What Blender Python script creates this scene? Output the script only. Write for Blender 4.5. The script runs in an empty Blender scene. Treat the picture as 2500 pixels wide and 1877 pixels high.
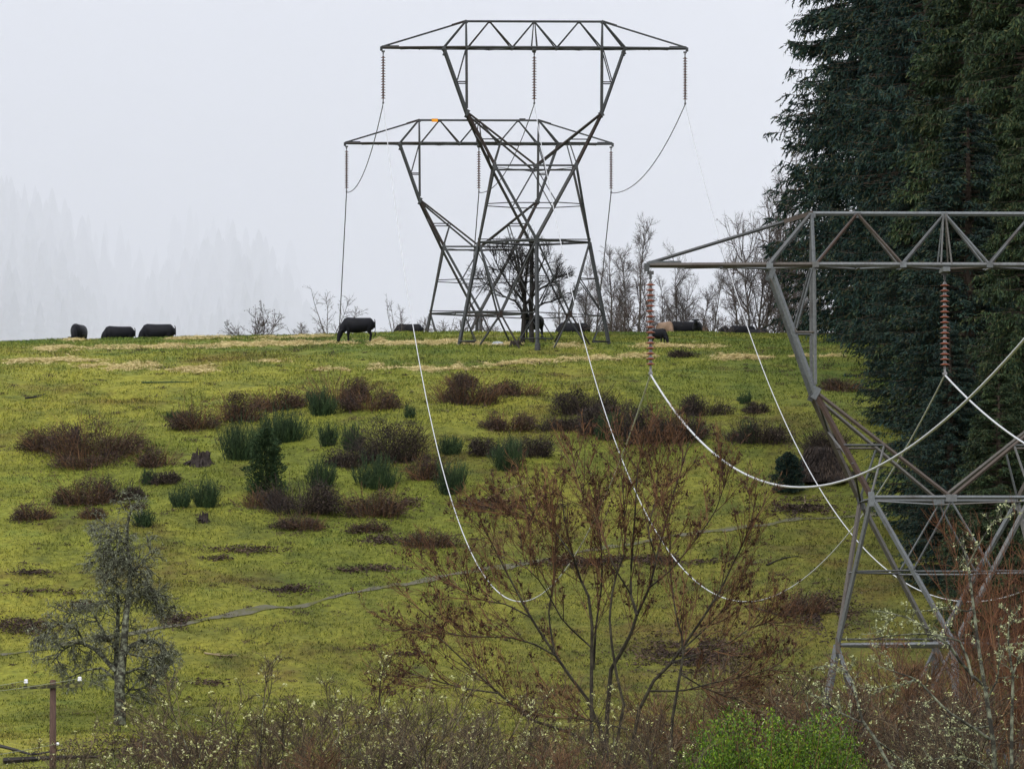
import bpy, math, random
import numpy as np
from mathutils import Vector, Matrix
R = math.radians
sc = bpy.context.scene
col = sc.collection

# ------------------------------------------------------------------ camera, light, exposure
F, CX, HY = 22000.0, 1250.0, 1806.0          # focal length, centre column and horizon row, in pixels of the 2500 px photograph
cam = bpy.data.cameras.new('camera'); camo = bpy.data.objects.new('camera', cam); col.objects.link(camo)
cam.sensor_width = 36.0; cam.lens = F / 2500 * 36.0
cam.clip_start = 1.0; cam.clip_end = 12000.0
camo.location = (0, 0, 0)
camo.rotation_euler = (R(90) + math.atan((HY - 938.5) / F), 0, 0)
sc.camera = camo

SUN_EL, SUN_AZ = 48.0, 205.0
world = bpy.data.worlds.new('World'); sc.world = world; world.use_nodes = True
wn = world.node_tree; wn.nodes.clear()
sky = wn.nodes.new('ShaderNodeTexSky'); sky.sky_type = 'NISHITA'; sky.sun_disc = False
sky.sun_elevation = R(SUN_EL); sky.sun_rotation = R(SUN_AZ); sky.air_density = 1.0; sky.dust_density = 6.0
hsv = wn.nodes.new('ShaderNodeHueSaturation'); hsv.inputs['Saturation'].default_value = 0.25
wmix = wn.nodes.new('ShaderNodeMix'); wmix.data_type = 'RGBA'; wmix.inputs[0].default_value = 0.72
wmix.inputs[7].default_value = (9.7, 9.85, 10.7, 1)      # the closed grey cloud deck, as bright as the clear sky behind it
bg = wn.nodes.new('ShaderNodeBackground'); bg.inputs['Strength'].default_value = 0.10
wo = wn.nodes.new('ShaderNodeOutputWorld')
wn.links.new(sky.outputs[0], hsv.inputs['Color']); wn.links.new(hsv.outputs[0], wmix.inputs[6])
wn.links.new(wmix.outputs[2], bg.inputs['Color']); wn.links.new(bg.outputs[0], wo.inputs['Surface'])

sl = bpy.data.lights.new('sun', 'SUN'); sl.energy = 0.7; sl.angle = R(18); sl.color = (1.0, 0.97, 0.92)
so = bpy.data.objects.new('sun', sl); col.objects.link(so)
so.rotation_euler = (R(90 - SUN_EL), 0, R(180 - SUN_AZ))
sc.view_settings.view_transform = 'Standard'; sc.view_settings.look = 'None'
sc.view_settings.exposure = 0.80; sc.view_settings.gamma = 1.0
sc.render.engine = 'CYCLES'
sc.cycles.use_denoising = True
sc.cycles.max_bounces = 6; sc.cycles.volume_bounces = 3
sc.cycles.transparent_max_bounces = 8

# ------------------------------------------------------------------ noise, terrain
def _lat(seed):
    return np.random.RandomState(seed).rand(256, 256)
_LT = {}
def vnoise(x, y, s, seed=0):
    if seed not in _LT: _LT[seed] = _lat(seed)
    L = _LT[seed]
    x = np.asarray(x, float) / s + 1000.0; y = np.asarray(y, float) / s + 1000.0
    xi = np.floor(x).astype(int); yi = np.floor(y).astype(int)
    fx = x - xi; fy = y - yi
    fx = fx * fx * (3 - 2 * fx); fy = fy * fy * (3 - 2 * fy)
    a = L[xi % 256, yi % 256]; b = L[(xi + 1) % 256, yi % 256]
    c = L[xi % 256, (yi + 1) % 256]; d = L[(xi + 1) % 256, (yi + 1) % 256]
    return (a * (1 - fx) + b * fx) * (1 - fy) + (c * (1 - fx) + d * fx) * fy - 0.5
PROF = [(-400, -14), (0, -9), (100, -5), (170, -3.5), (200, -3.3), (248, -3.0), (300, -2.2), (350, -1.1), (375, -0.1), (386, 0.55), (395, 2.0),
        (405, 4.6), (420, 8.4), (430, 11.0), (440, 13.6), (450, 15.9), (460, 17.8), (470, 19.35), (481, 20.85), (485, 21.25),
        (489, 21.65), (500, 22.5), (508, 22.95), (514, 23.1), (522, 22.8), (535, 22.0), (554, 20.3), (575, 14.0), (600, 3.0), (650, -20),
        (700, -40), (800, -55), (1400, -55), (6000, -55)]
_px = np.array([p[0] for p in PROF], float); _pz = np.array([p[1] for p in PROF], float)
_ty = np.arange(-400, 1500, 1.0); _tz = np.interp(_ty, _px, _pz)
_k = np.exp(-0.5 * (np.arange(-12, 13) / 3.5) ** 2); _k /= _k.sum()
_tz = np.convolve(np.pad(_tz, 12, mode='edge'), _k, 'valid')
def G(x, y):
    x = np.asarray(x, float); y = np.asarray(y, float)
    z = np.interp(y, _ty, _tz)
    hill = np.clip((y - 380) / 60, 0, 1)
    lx = np.clip((-x - 6) / 23, 0, 3)
    z = z - 0.50 * lx * hill - 0.12 * np.clip((x - 10) / 10, 0, 4) * hill
    face = np.exp(-((y - 430) / 40.0) ** 2)
    z = z + (0.9 * vnoise(x, y, 17, 1) + 0.55 * vnoise(x, y * 0.8, 7, 2)) * face
    amp = np.where(y > 470, 0.45, 1.0) * np.where(np.abs(y - 485) < 8, 0.5, 1.0)
    z = z + (0.24 * vnoise(x + 0.4 * y, y, 3.1, 3) + 0.14 * vnoise(x, y, 1.1, 4) + 0.05 * vnoise(x, y, 0.45, 5)) * amp
    return z
def P(px, py, d):
    return Vector(((px - CX) / F * d, d, (HY - py) / F * d))
def hits(px, py, lo=230.0, hi=514.0):
    px = np.atleast_1d(np.asarray(px, float)); py = np.atleast_1d(np.asarray(py, float))
    ds = np.arange(lo, hi, 1.0)
    X = (px[:, None] - CX) / F * ds; Z = (HY - py[:, None]) / F * ds
    ok = G(X, np.broadcast_to(ds, X.shape)) >= Z
    i = np.where(ok.any(1), ok.argmax(1), -1)
    d = ds[i].astype(float)
    a = d - 1; b = d.copy()
    for _ in range(8):
        m = (a + b) / 2; up = G((px - CX) / F * m, m) >= (HY - py) / F * m
        b = np.where(up, m, b); a = np.where(up, a, m)
    x = (px - CX) / F * b
    return x, b, G(x, b), ok.any(1)
def hit(px, py, **k):
    x, y, z, ok = hits(px, py, **k)
    return Vector((float(x[0]), float(y[0]), float(z[0])))
def ground(x, y):
    return Vector((x, y, float(G(x, y))))

# ------------------------------------------------------------------ materials
def mat(name, rough=0.8, metal=0.0, spec=0.3):
    m = bpy.data.materials.new(name); m.use_nodes = True
    b = m.node_tree.nodes['Principled BSDF']
    b.inputs['Roughness'].default_value = rough; b.inputs['Metallic'].default_value = metal
    b.inputs['Specular IOR Level'].default_value = spec
    return m, m.node_tree, b
def ramp(nt, stops, inp=None, interp='LINEAR'):
    r = nt.nodes.new('ShaderNodeValToRGB'); r.color_ramp.interpolation = interp
    e = r.color_ramp.elements
    while len(e) < len(stops): e.new(0.5)
    for k, (p, c) in enumerate(stops): e[k].position = p; e[k].color = (c[0], c[1], c[2], 1)
    if inp is not None: nt.links.new(inp, r.inputs[0])
    return r
def noise(nt, scale, detail=4, vec=None, rough=0.55, kind='Object', stretch=None):
    n = nt.nodes.new('ShaderNodeTexNoise'); n.inputs['Scale'].default_value = scale
    n.inputs['Detail'].default_value = detail; n.inputs['Roughness'].default_value = rough
    t = nt.nodes.new('ShaderNodeTexCoord'); o = t.outputs[kind]
    if stretch:
        mp = nt.nodes.new('ShaderNodeMapping'); mp.inputs['Scale'].default_value = stretch
        nt.links.new(o, mp.inputs[0]); o = mp.outputs[0]
    nt.links.new(o, n.inputs['Vector'])
    return n.outputs['Fac']
def mixc(nt, f, a, b, mode='MIX'):
    m = nt.nodes.new('ShaderNodeMix'); m.data_type = 'RGBA'; m.blend_type = mode
    for k, v in ((0, f), (6, a), (7, b)):
        if hasattr(v, 'links') or hasattr(v, 'is_linked'): nt.links.new(v, m.inputs[k])
        elif k == 0: m.inputs[0].default_value = v
        else: m.inputs[k].default_value = (v[0], v[1], v[2], 1)
    return m.outputs[2]
def island_mat(name, stops, rough=0.8, spec=0.25, nscale=None, trans=0.0, metal=0.0):
    """colour varies from leaf to leaf (or member to member), and slowly over the thing"""
    m, nt, b = mat(name, rough, metal, spec)
    g = nt.nodes.new('ShaderNodeNewGeometry')
    r = ramp(nt, stops, g.outputs['Random Per Island'])
    c = r.outputs[0]
    if nscale:
        n = noise(nt, nscale, 3)
        dk = ramp(nt, [(0.3, (0.55, 0.55, 0.6)), (0.7, (1.3, 1.25, 1.1))], n)
        c = mixc(nt, 1.0, c, dk.outputs[0], 'MULTIPLY')
    nt.links.new(c, b.inputs['Base Color'])
    if trans:
        b.inputs['Subsurface Weight'].default_value = 0.0
        tr = nt.nodes.new('ShaderNodeBsdfTranslucent'); nt.links.new(c, tr.inputs[0])
        mx = nt.nodes.new('ShaderNodeMixShader'); mx.inputs[0].default_value = trans
        nt.links.new(b.outputs[0], mx.inputs[1]); nt.links.new(tr.outputs[0], mx.inputs[2])
        nt.links.new(mx.outputs[0], nt.nodes['Material Output'].inputs['Surface'])
    return m
def grass_colour(nt):
    """patches of lime, olive, straw and green turf with shade painted in, in metres on the ground"""
    big = noise(nt, 0.055, 4, stretch=(1, 0.6, 1))
    mid = noise(nt, 0.35, 5, stretch=(1, 0.8, 1), rough=0.65)
    fine = noise(nt, 3.0, 5, rough=0.7)
    c1 = ramp(nt, [(0.30, (0.095, 0.105, 0.022)), (0.46, (0.165, 0.165, 0.027)), (0.56, (0.215, 0.208, 0.032)), (0.70, (0.145, 0.165, 0.032))], mid).outputs[0]
    c2 = ramp(nt, [(0.35, (0.105, 0.150, 0.032)), (0.62, (0.185, 0.190, 0.036))], mid).outputs[0]
    # the top of the hill is greener than its face: driven by height
    tc = nt.nodes.new('ShaderNodeTexCoord'); sx = nt.nodes.new('ShaderNodeSeparateXYZ'); nt.links.new(tc.outputs['Object'], sx.inputs[0])
    mr = nt.nodes.new('ShaderNodeMapRange'); mr.inputs[1].default_value = 455; mr.inputs[2].default_value = 500
    nt.links.new(sx.outputs['Y'], mr.inputs[0])
    c = mixc(nt, mr.outputs[0], c1, c2)
    mr2 = nt.nodes.new('ShaderNodeMapRange'); mr2.inputs[1].default_value = 2; mr2.inputs[2].default_value = 22; mr2.inputs[4].default_value = 0.75
    nt.links.new(sx.outputs['X'], mr2.inputs[0])
    lush = ramp(nt, [(0.35, (0.060, 0.095, 0.022)), (0.62, (0.115, 0.125, 0.024))], mid).outputs[0]
    c = mixc(nt, mr2.outputs[0], c, lush)
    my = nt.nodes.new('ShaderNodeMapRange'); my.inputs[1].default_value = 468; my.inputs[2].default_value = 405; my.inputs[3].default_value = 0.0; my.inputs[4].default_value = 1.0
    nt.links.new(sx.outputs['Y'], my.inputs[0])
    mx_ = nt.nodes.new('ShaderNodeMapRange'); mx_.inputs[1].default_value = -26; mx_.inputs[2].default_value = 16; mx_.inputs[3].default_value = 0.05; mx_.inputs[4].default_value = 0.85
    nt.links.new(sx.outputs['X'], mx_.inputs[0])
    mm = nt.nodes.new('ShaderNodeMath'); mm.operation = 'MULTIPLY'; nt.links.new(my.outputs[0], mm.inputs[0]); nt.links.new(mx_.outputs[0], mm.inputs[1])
    turf_shade = ramp(nt, [(0.35, (0.055, 0.060, 0.018)), (0.60, (0.098, 0.092, 0.020))], mid).outputs[0]  # shade painted into the turf colour, deeper to the right and downslope
    c = mixc(nt, mm.outputs[0], c, turf_shade)
    brown = ramp(nt, [(0.53, (0, 0, 0)), (0.68, (1, 1, 1))], noise(nt, 0.16, 6, rough=0.7, stretch=(1, 0.7, 1))).outputs[0]
    fac = nt.nodes.new('ShaderNodeMath'); fac.operation = 'MULTIPLY'; fac.inputs[1].default_value = 0.72
    nt.links.new(brown, fac.inputs[0])
    c = mixc(nt, fac.outputs[0], c, (0.085, 0.052, 0.020))
    f = ramp(nt, [(0.30, (0.55, 0.55, 0.55)), (0.70, (1.35, 1.35, 1.35))], fine).outputs[0]
    c = mixc(nt, 1.0, c, f, 'MULTIPLY')
    bigf = ramp(nt, [(0.35, (0.66, 0.76, 0.72)), (0.65, (1.10, 1.06, 1.0))], big).outputs[0]
    return mixc(nt, 1.0, c, bigf, 'MULTIPLY')

M = {}
m, nt, b = mat('turf', 0.95, 0, 0.1)
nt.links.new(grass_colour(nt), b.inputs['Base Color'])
bp = nt.nodes.new('ShaderNodeBump'); bp.inputs['Strength'].default_value = 0.9; bp.inputs['Distance'].default_value = 0.12
nt.links.new(noise(nt, 2.2, 6, rough=0.75), bp.inputs['Height']); nt.links.new(bp.outputs[0], b.inputs['Normal'])
M['turf'] = m
m, nt, b = mat('grass_blade', 0.85, 0, 0.15)
g = nt.nodes.new('ShaderNodeNewGeometry')
rr = ramp(nt, [(0.0, (0.22, 0.28, 0.30)), (0.35, (0.75, 0.85, 0.85)), (0.8, (1.25, 1.25, 1.2)), (1.0, (1.7, 1.55, 1.9))], g.outputs['Random Per Island'])
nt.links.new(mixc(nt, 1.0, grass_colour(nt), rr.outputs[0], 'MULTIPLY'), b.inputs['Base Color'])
M['blade'] = m
def noisy(name, c0, c1, scale, rough=0.85, metal=0, spec=0.25, bump=0.0, stretch=None, lo=0.35, hi=0.65):
    m, nt, b = mat(name, rough, metal, spec)
    n = noise(nt, scale, 5, stretch=stretch, rough=0.65)
    nt.links.new(ramp(nt, [(lo, c0), (hi, c1)], n).outputs[0], b.inputs['Base Color'])
    if bump:
        bp = nt.nodes.new('ShaderNodeBump'); bp.inputs['Strength'].default_value = 0.8; bp.inputs['Distance'].default_value = bump
        nt.links.new(n, bp.inputs['Height']); nt.links.new(bp.outputs[0], b.inputs['Normal'])
    return m
m, nt, b = mat('gravel', 0.95, 0, 0.1)
nt.links.new(ramp(nt, [(0.34, (0.120, 0.122, 0.030)), (0.46, (0.075, 0.075, 0.036)), (0.56, (0.105, 0.100, 0.074)), (0.70, (0.060, 0.058, 0.036))], noise(nt, 1.0, 6, rough=0.75)).outputs[0], b.inputs['Base Color'])
M['gravel'] = m
M['forest_hill'] = noisy('forest_floor', (0.012, 0.022, 0.018), (0.02, 0.035, 0.028), 0.02)
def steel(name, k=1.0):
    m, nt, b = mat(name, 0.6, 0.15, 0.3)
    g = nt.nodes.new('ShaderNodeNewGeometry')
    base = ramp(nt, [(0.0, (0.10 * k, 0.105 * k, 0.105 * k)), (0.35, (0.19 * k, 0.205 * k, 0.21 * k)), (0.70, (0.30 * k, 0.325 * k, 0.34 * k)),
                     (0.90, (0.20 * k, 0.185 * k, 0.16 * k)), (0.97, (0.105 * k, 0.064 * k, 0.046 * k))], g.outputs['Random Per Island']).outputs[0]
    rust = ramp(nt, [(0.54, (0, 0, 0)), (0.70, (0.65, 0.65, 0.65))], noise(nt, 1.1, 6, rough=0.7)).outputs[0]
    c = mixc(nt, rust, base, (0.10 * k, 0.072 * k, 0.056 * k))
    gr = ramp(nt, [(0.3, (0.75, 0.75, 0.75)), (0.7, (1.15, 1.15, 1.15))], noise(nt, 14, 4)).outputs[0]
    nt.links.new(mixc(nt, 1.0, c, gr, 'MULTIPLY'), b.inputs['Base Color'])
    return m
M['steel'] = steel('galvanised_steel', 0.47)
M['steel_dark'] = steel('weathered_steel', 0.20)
M['wire'] = mat('aluminium_wire', 0.5, 0.45, 0.3)[0]; M['wire'].node_tree.nodes['Principled BSDF'].inputs['Base Color'].default_value = (0.50, 0.51, 0.52, 1)
M['wire_dark'] = noisy('tarnished_wire', (0.05, 0.05, 0.052), (0.09, 0.09, 0.095), 0.5, rough=0.6, metal=0.3)
M['wire_old'] = noisy('old_copper_wire', (0.16, 0.17, 0.10), (0.30, 0.31, 0.20), 0.6, rough=0.5, metal=0.3)
M['porcelain'] = noisy('brown_porcelain', (0.10, 0.027, 0.014), (0.19, 0.050, 0.021), 6, rough=0.4, spec=0.25)
M['porcelain_dark'] = noisy('dark_porcelain', (0.07, 0.028, 0.016), (0.12, 0.05, 0.03), 6, rough=0.3, spec=0.5)
M['cap'] = noisy('insulator_cap', (0.08, 0.08, 0.08), (0.26, 0.26, 0.26), 9, rough=0.5, metal=0.3)
M['cap_dark'] = noisy('insulator_cap_dark', (0.045, 0.045, 0.045), (0.09, 0.09, 0.09), 9, rough=0.5)
M['orange'] = noisy('orange_plate', (0.72, 0.27, 0.01), (0.80, 0.33, 0.015), 4, rough=0.6)
M['plate_dark'] = noisy('dark_plate', (0.03, 0.03, 0.032), (0.06, 0.06, 0.06), 4, rough=0.6)
M['cow'] = noisy('black_hide', (0.0025, 0.003, 0.0045), (0.008, 0.0085, 0.012), 2.2, rough=0.6, spec=0.15)
M['cow_tan'] = noisy('tan_hide', (0.16, 0.105, 0.07), (0.26, 0.18, 0.12), 2.5, rough=0.7)
M['cow_brown'] = noisy('brown_hide', (0.07, 0.045, 0.03), (0.12, 0.08, 0.055), 2.5, rough=0.7)
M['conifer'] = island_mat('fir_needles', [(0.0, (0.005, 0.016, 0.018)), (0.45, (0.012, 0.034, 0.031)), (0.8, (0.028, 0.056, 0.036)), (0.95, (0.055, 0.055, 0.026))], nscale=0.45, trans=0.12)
M['conifer_olive'] = island_mat('fir_needles_olive', [(0.0, (0.010, 0.025, 0.016)), (0.45, (0.026, 0.050, 0.022)), (0.8, (0.045, 0.073, 0.028)), (0.95, (0.075, 0.080, 0.03))], nscale=0.4, trans=0.12)  # needles of the olive, lighter green firs
M['bark_fir'] = noisy('fir_bark', (0.035, 0.026, 0.02), (0.08, 0.06, 0.045), 3)
M['bark'] = noisy('grey_bark', (0.035, 0.030, 0.026), (0.10, 0.09, 0.075), 5)
M['bark_dark'] = noisy('dark_bark', (0.010, 0.009, 0.008), (0.03, 0.026, 0.024), 5)
M['bark_lichen'] = noisy('lichen_bark', (0.028, 0.026, 0.020), (0.26, 0.28, 0.19), 5, lo=0.45, hi=0.70)
M['bark_brown'] = noisy('brown_mossy_bark', (0.014, 0.011, 0.008), (0.065, 0.058, 0.036), 5, lo=0.42, hi=0.72)
M['twig_grey'] = island_mat('grey_twigs', [(0.0, (0.045, 0.037, 0.034)), (1.0, (0.11, 0.09, 0.08))])
M['twig_brown'] = island_mat('brown_twigs', [(0.0, (0.03, 0.019, 0.012)), (0.5, (0.085, 0.045, 0.024)), (1.0, (0.17, 0.09, 0.04))])
M['twig_rust'] = island_mat('rusty_twigs', [(0.0, (0.030, 0.014, 0.009)), (0.5, (0.090, 0.038, 0.019)), (1.0, (0.17, 0.075, 0.032))])
M['twig_warm'] = island_mat('warm_brown_twigs', [(0.0, (0.035, 0.019, 0.010)), (0.5, (0.090, 0.042, 0.019)), (1.0, (0.18, 0.09, 0.038))])
M['twig_hedge'] = island_mat('hedge_twigs', [(0.0, (0.018, 0.013, 0.009)), (0.6, (0.055, 0.038, 0.025)), (1.0, (0.17, 0.13, 0.07))])
M['seed'] = island_mat('dry_seed_clusters', [(0.0, (0.018, 0.009, 0.006)), (1.0, (0.06, 0.025, 0.012))])
M['catkin'] = island_mat('pale_catkins', [(0.0, (0.30, 0.32, 0.10)), (0.6, (0.46, 0.47, 0.20)), (1.0, (0.62, 0.62, 0.36))], trans=0.15)
M['lichen'] = island_mat('lichen_tufts', [(0.0, (0.16, 0.18, 0.09)), (0.6, (0.32, 0.34, 0.18)), (1.0, (0.52, 0.54, 0.30))])
M['lichen_dull'] = island_mat('hanging_lichen', [(0.0, (0.075, 0.085, 0.055)), (0.6, (0.17, 0.185, 0.12)), (1.0, (0.32, 0.34, 0.24))])
M['bracken'] = island_mat('dead_bracken', [(0.0, (0.017, 0.011, 0.010)), (0.5, (0.044, 0.028, 0.024)), (0.9, (0.085, 0.055, 0.040)), (1.0, (0.09, 0.10, 0.03))], nscale=0.6)
M['bramble'] = island_mat('bare_bramble', [(0.0, (0.011, 0.009, 0.009)), (0.6, (0.032, 0.024, 0.022)), (1.0, (0.075, 0.056, 0.042))], nscale=0.6)
M['broom'] = island_mat('broom_stems', [(0.0, (0.008, 0.020, 0.009)), (0.6, (0.022, 0.046, 0.018)), (1.0, (0.06, 0.095, 0.034))], nscale=0.8)
M['holly'] = island_mat('evergreen_leaves', [(0.0, (0.010, 0.024, 0.010)), (0.7, (0.026, 0.052, 0.018)), (1.0, (0.06, 0.085, 0.03))])
M['bush'] = island_mat('bright_leaves', [(0.0, (0.016, 0.042, 0.006)), (0.45, (0.075, 0.160, 0.010)), (0.85, (0.18, 0.30, 0.018)), (1.0, (0.22, 0.27, 0.03))], rough=0.5, nscale=1.2, trans=0.25)
M['straw'] = island_mat('straw', [(0.0, (0.26, 0.20, 0.08)), (0.5, (0.52, 0.42, 0.19)), (1.0, (0.72, 0.61, 0.34))])
M['pole'] = noisy('reddish_pole_wood', (0.040, 0.025, 0.019), (0.095, 0.056, 0.042), 4, stretch=(4, 4, 0.5))
M['arm_moss'] = noisy('mossy_crossarm', (0.03, 0.028, 0.018), (0.17, 0.17, 0.05), 6, lo=0.45, hi=0.62)
M['white_ceramic'] = noisy('white_ceramic', (0.62, 0.62, 0.66), (0.78, 0.78, 0.82), 4, rough=0.25, spec=0.6)
M['stump'] = noisy('charred_stump', (0.010, 0.008, 0.008), (0.045, 0.034, 0.028), 6, bump=0.04, stretch=(3, 3, 0.6))
M['stick'] = noisy('bleached_wood', (0.16, 0.12, 0.07), (0.30, 0.24, 0.15), 4)
M['boulder'] = noisy('pale_stone', (0.22, 0.24, 0.25), (0.38, 0.40, 0.42), 2)

# ------------------------------------------------------------------ mesh helpers
class MB:
    def __init__(s): s.v = []; s.q = []; s.t = []; s.n = 0
    def add(s, v, q=None, t=None):
        v = np.asarray(v, np.float32).reshape(-1, 3)
        if q is not None and len(q): s.q.append(np.asarray(q, np.int64).reshape(-1, 4) + s.n)
        if t is not None and len(t): s.t.append(np.asarray(t, np.int64).reshape(-1, 3) + s.n)
        s.v.append(v); s.n += len(v); return s
    def mesh(s, name, m, smooth=False):
        v = np.concatenate(s.v) if s.v else np.zeros((0, 3), np.float32)
        q = np.concatenate(s.q) if s.q else np.zeros((0, 4), np.int64)
        t = np.concatenate(s.t) if s.t else np.zeros((0, 3), np.int64)
        me = bpy.data.meshes.new(name)
        me.vertices.add(len(v)); me.vertices.foreach_set('co', v.ravel())
        me.loops.add(q.size + t.size); me.loops.foreach_set('vertex_index', np.concatenate([q.ravel(), t.ravel()]).astype(np.int32))
        npoly = len(q) + len(t); me.polygons.add(npoly)
        st = np.concatenate([np.arange(len(q)) * 4, q.size + np.arange(len(t)) * 3]).astype(np.int32)
        me.polygons.foreach_set('loop_start', st)
        me.polygons.foreach_set('use_smooth', np.full(npoly, bool(smooth)))
        me.update(calc_edges=True); me.validate()
        me.materials.append(m); return me
    def build(s, name, m, parent=None, smooth=False):
        o = bpy.data.objects.new(name, s.mesh(name, m, smooth)); col.objects.link(o)
        if parent is not None: o.parent = parent
        return o
    def box(s, c, h, rot=None):
        c = Vector(c); pts = []
        for dx in (-1, 1):
            for dy in (-1, 1):
                for dz in (-1, 1):
                    p = Vector((dx * h[0], dy * h[1], dz * h[2]))
                    if rot is not None: p = rot @ p
                    pts.append(tuple(c + p))
        return s.add(pts, [(0, 1, 3, 2), (4, 6, 7, 5), (0, 4, 5, 1), (2, 3, 7, 6), (0, 2, 6, 4), (1, 5, 7, 3)])
    def angle(s, a, b, w, e=None, flip=1):
        """one steel angle (L section) from a to b"""
        a = Vector(a); b = Vector(b); t = (b - a).normalized(); e = e or max(0.012, w * 0.13)
        ref = Vector((0, -1, 0)) if abs(t.y) < 0.85 else Vector((0, 0, 1))
        u = t.cross(ref).normalized() * flip; v = u.cross(t).normalized()
        if v.dot(ref) < 0: v = -v
        h = w * 0.40; g = e * 1.41
        pr = [(0, 0), (h, -h), (h - g * 0.5, -h - g * 0.5), (0, -g), (-h + g * 0.5, -h - g * 0.5), (-h, -h)]
        pts = [tuple(c + u * x + v * y) for c in (a, b) for x, y in pr]
        q = [(i, (i + 1) % 6, 6 + (i + 1) % 6, 6 + i) for i in range(6)] + [(0, 1, 2, 3), (0, 3, 4, 5), (6, 9, 8, 7), (6, 11, 10, 9)]
        return s.add(pts, q)
    def lathe(s, prof, n=12, c=(0, 0, 0)):
        pts = []; q = []
        for (r, z) in prof:
            for k in range(n):
                a = 2 * math.pi * k / n; pts.append((c[0] + r * math.cos(a), c[1] + r * math.sin(a), c[2] + z))
        for i in range(len(prof) - 1):
            for k in range(n):
                q.append((i * n + k, i * n + (k + 1) % n, (i + 1) * n + (k + 1) % n, (i + 1) * n + k))
        return s.add(pts, q)
    def tubes(s, pts, rad, k=3):
        """pts (B,n,3), rad (B,n): B tubes at once"""
        pts = np.asarray(pts, float); rad = np.asarray(rad, float)
        if pts.ndim == 2: pts = pts[None]; rad = rad[None]
        B, n, _ = pts.shape
        if B == 0: return s
        t = np.gradient(pts, axis=1); t /= np.linalg.norm(t, axis=2, keepdims=True) + 1e-9
        ref = np.where(np.abs(t[:, :1, 2:3]) > 0.9, np.array([1.0, 0.13, 0]), np.array([0, 0.07, 1.0]))
        u = np.cross(t, np.broadcast_to(ref, t.shape)); u /= np.linalg.norm(u, axis=2, keepdims=True) + 1e-9
        w = np.cross(t, u)
        a = 2 * np.pi * np.arange(k) / k
        ring = pts[:, :, None, :] + rad[:, :, None, None] * (u[:, :, None, :] * np.cos(a)[None, None, :, None] + w[:, :, None, :] * np.sin(a)[None, None, :, None])
        idx = np.arange(B * n * k).reshape(B, n, k)
        A = idx[:, :-1, :]; Bq = idx[:, 1:, :]
        q = np.stack([A, np.roll(A, -1, 2), np.roll(Bq, -1, 2), Bq], -1).reshape(-1, 4)
        s.add(ring.reshape(-1, 3), q)
        return s
    def cards(s, c, d, L, W, rng):
        """small leaf-sized quads: centres c (N,3), directions d (N,3), length L, width W"""
        N = len(c)
        if N == 0: return s
        d = d / (np.linalg.norm(d, axis=1, keepdims=True) + 1e-9)
        r = rng.normal(size=(N, 3)); w = np.cross(d, r); w /= np.linalg.norm(w, axis=1, keepdims=True) + 1e-9
        L = np.broadcast_to(np.asarray(L, float), (N,))[:, None]; W = np.broadcast_to(np.asarray(W, float), (N,))[:, None]
        v = np.stack([c - d * L * 0.5, c + w * W * 0.5, c + d * L * 0.5, c - w * W * 0.5], 1).reshape(-1, 3)
        return s.add(v, np.arange(N * 4).reshape(N, 4))
def thing(name, label, cat, loc=(0, 0, 0), rz=0.0, group=None, scale=1.0):
    o = bpy.data.objects.new(name, None); col.objects.link(o)
    o.location = loc; o.rotation_euler = (0, 0, rz); o.scale = (scale,) * 3 if not isinstance(scale, tuple) else scale
    o.empty_display_size = 0.5
    o['label'] = label; o['category'] = cat
    if group: o['group'] = group
    return o
def tag(o, label, cat, group=None):
    o['label'] = label; o['category'] = cat
    if group: o['group'] = group
    return o
def kind(o, k, label=None, cat=None):
    o['kind'] = k
    if label: o['label'] = label
    if cat: o['category'] = cat
    return o
def part(name, me, parent, loc=None, label=None):
    o = bpy.data.objects.new(name, me); col.objects.link(o); o.parent = parent
    if loc is not None: o.location = loc
    if label: o['label'] = label
    return o

# ------------------------------------------------------------------ ground
def axis(segs):
    out = [segs[0][0]]
    for a, b, st in segs:
        n = max(1, int(round((b - a) / st))); out += list(a + (b - a) * (np.arange(1, n + 1) / n))
    return np.array(out)
gx = axis([(-900, -200, 50), (-200, -60, 7), (-60, -36, 1.0), (-36, 40, 0.28), (40, 66, 1.0), (66, 200, 7), (200, 900, 50)])
gy = axis([(-400, 100, 40), (100, 300, 4), (300, 372, 1.2), (372, 520, 0.28), (520, 580, 1.0), (580, 760, 6), (760, 1400, 60)])
XX, YY = np.meshgrid(gx, gy, indexing='ij'); ZZ = G(XX, YY)
nx, ny = XX.shape
ii = np.arange(nx * ny).reshape(nx, ny)
q = np.stack([ii[:-1, :-1], ii[1:, :-1], ii[1:, 1:], ii[:-1, 1:]], -1).reshape(-1, 4)
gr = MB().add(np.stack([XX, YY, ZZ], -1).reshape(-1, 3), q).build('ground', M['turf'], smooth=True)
kind(gr, 'structure')

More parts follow.
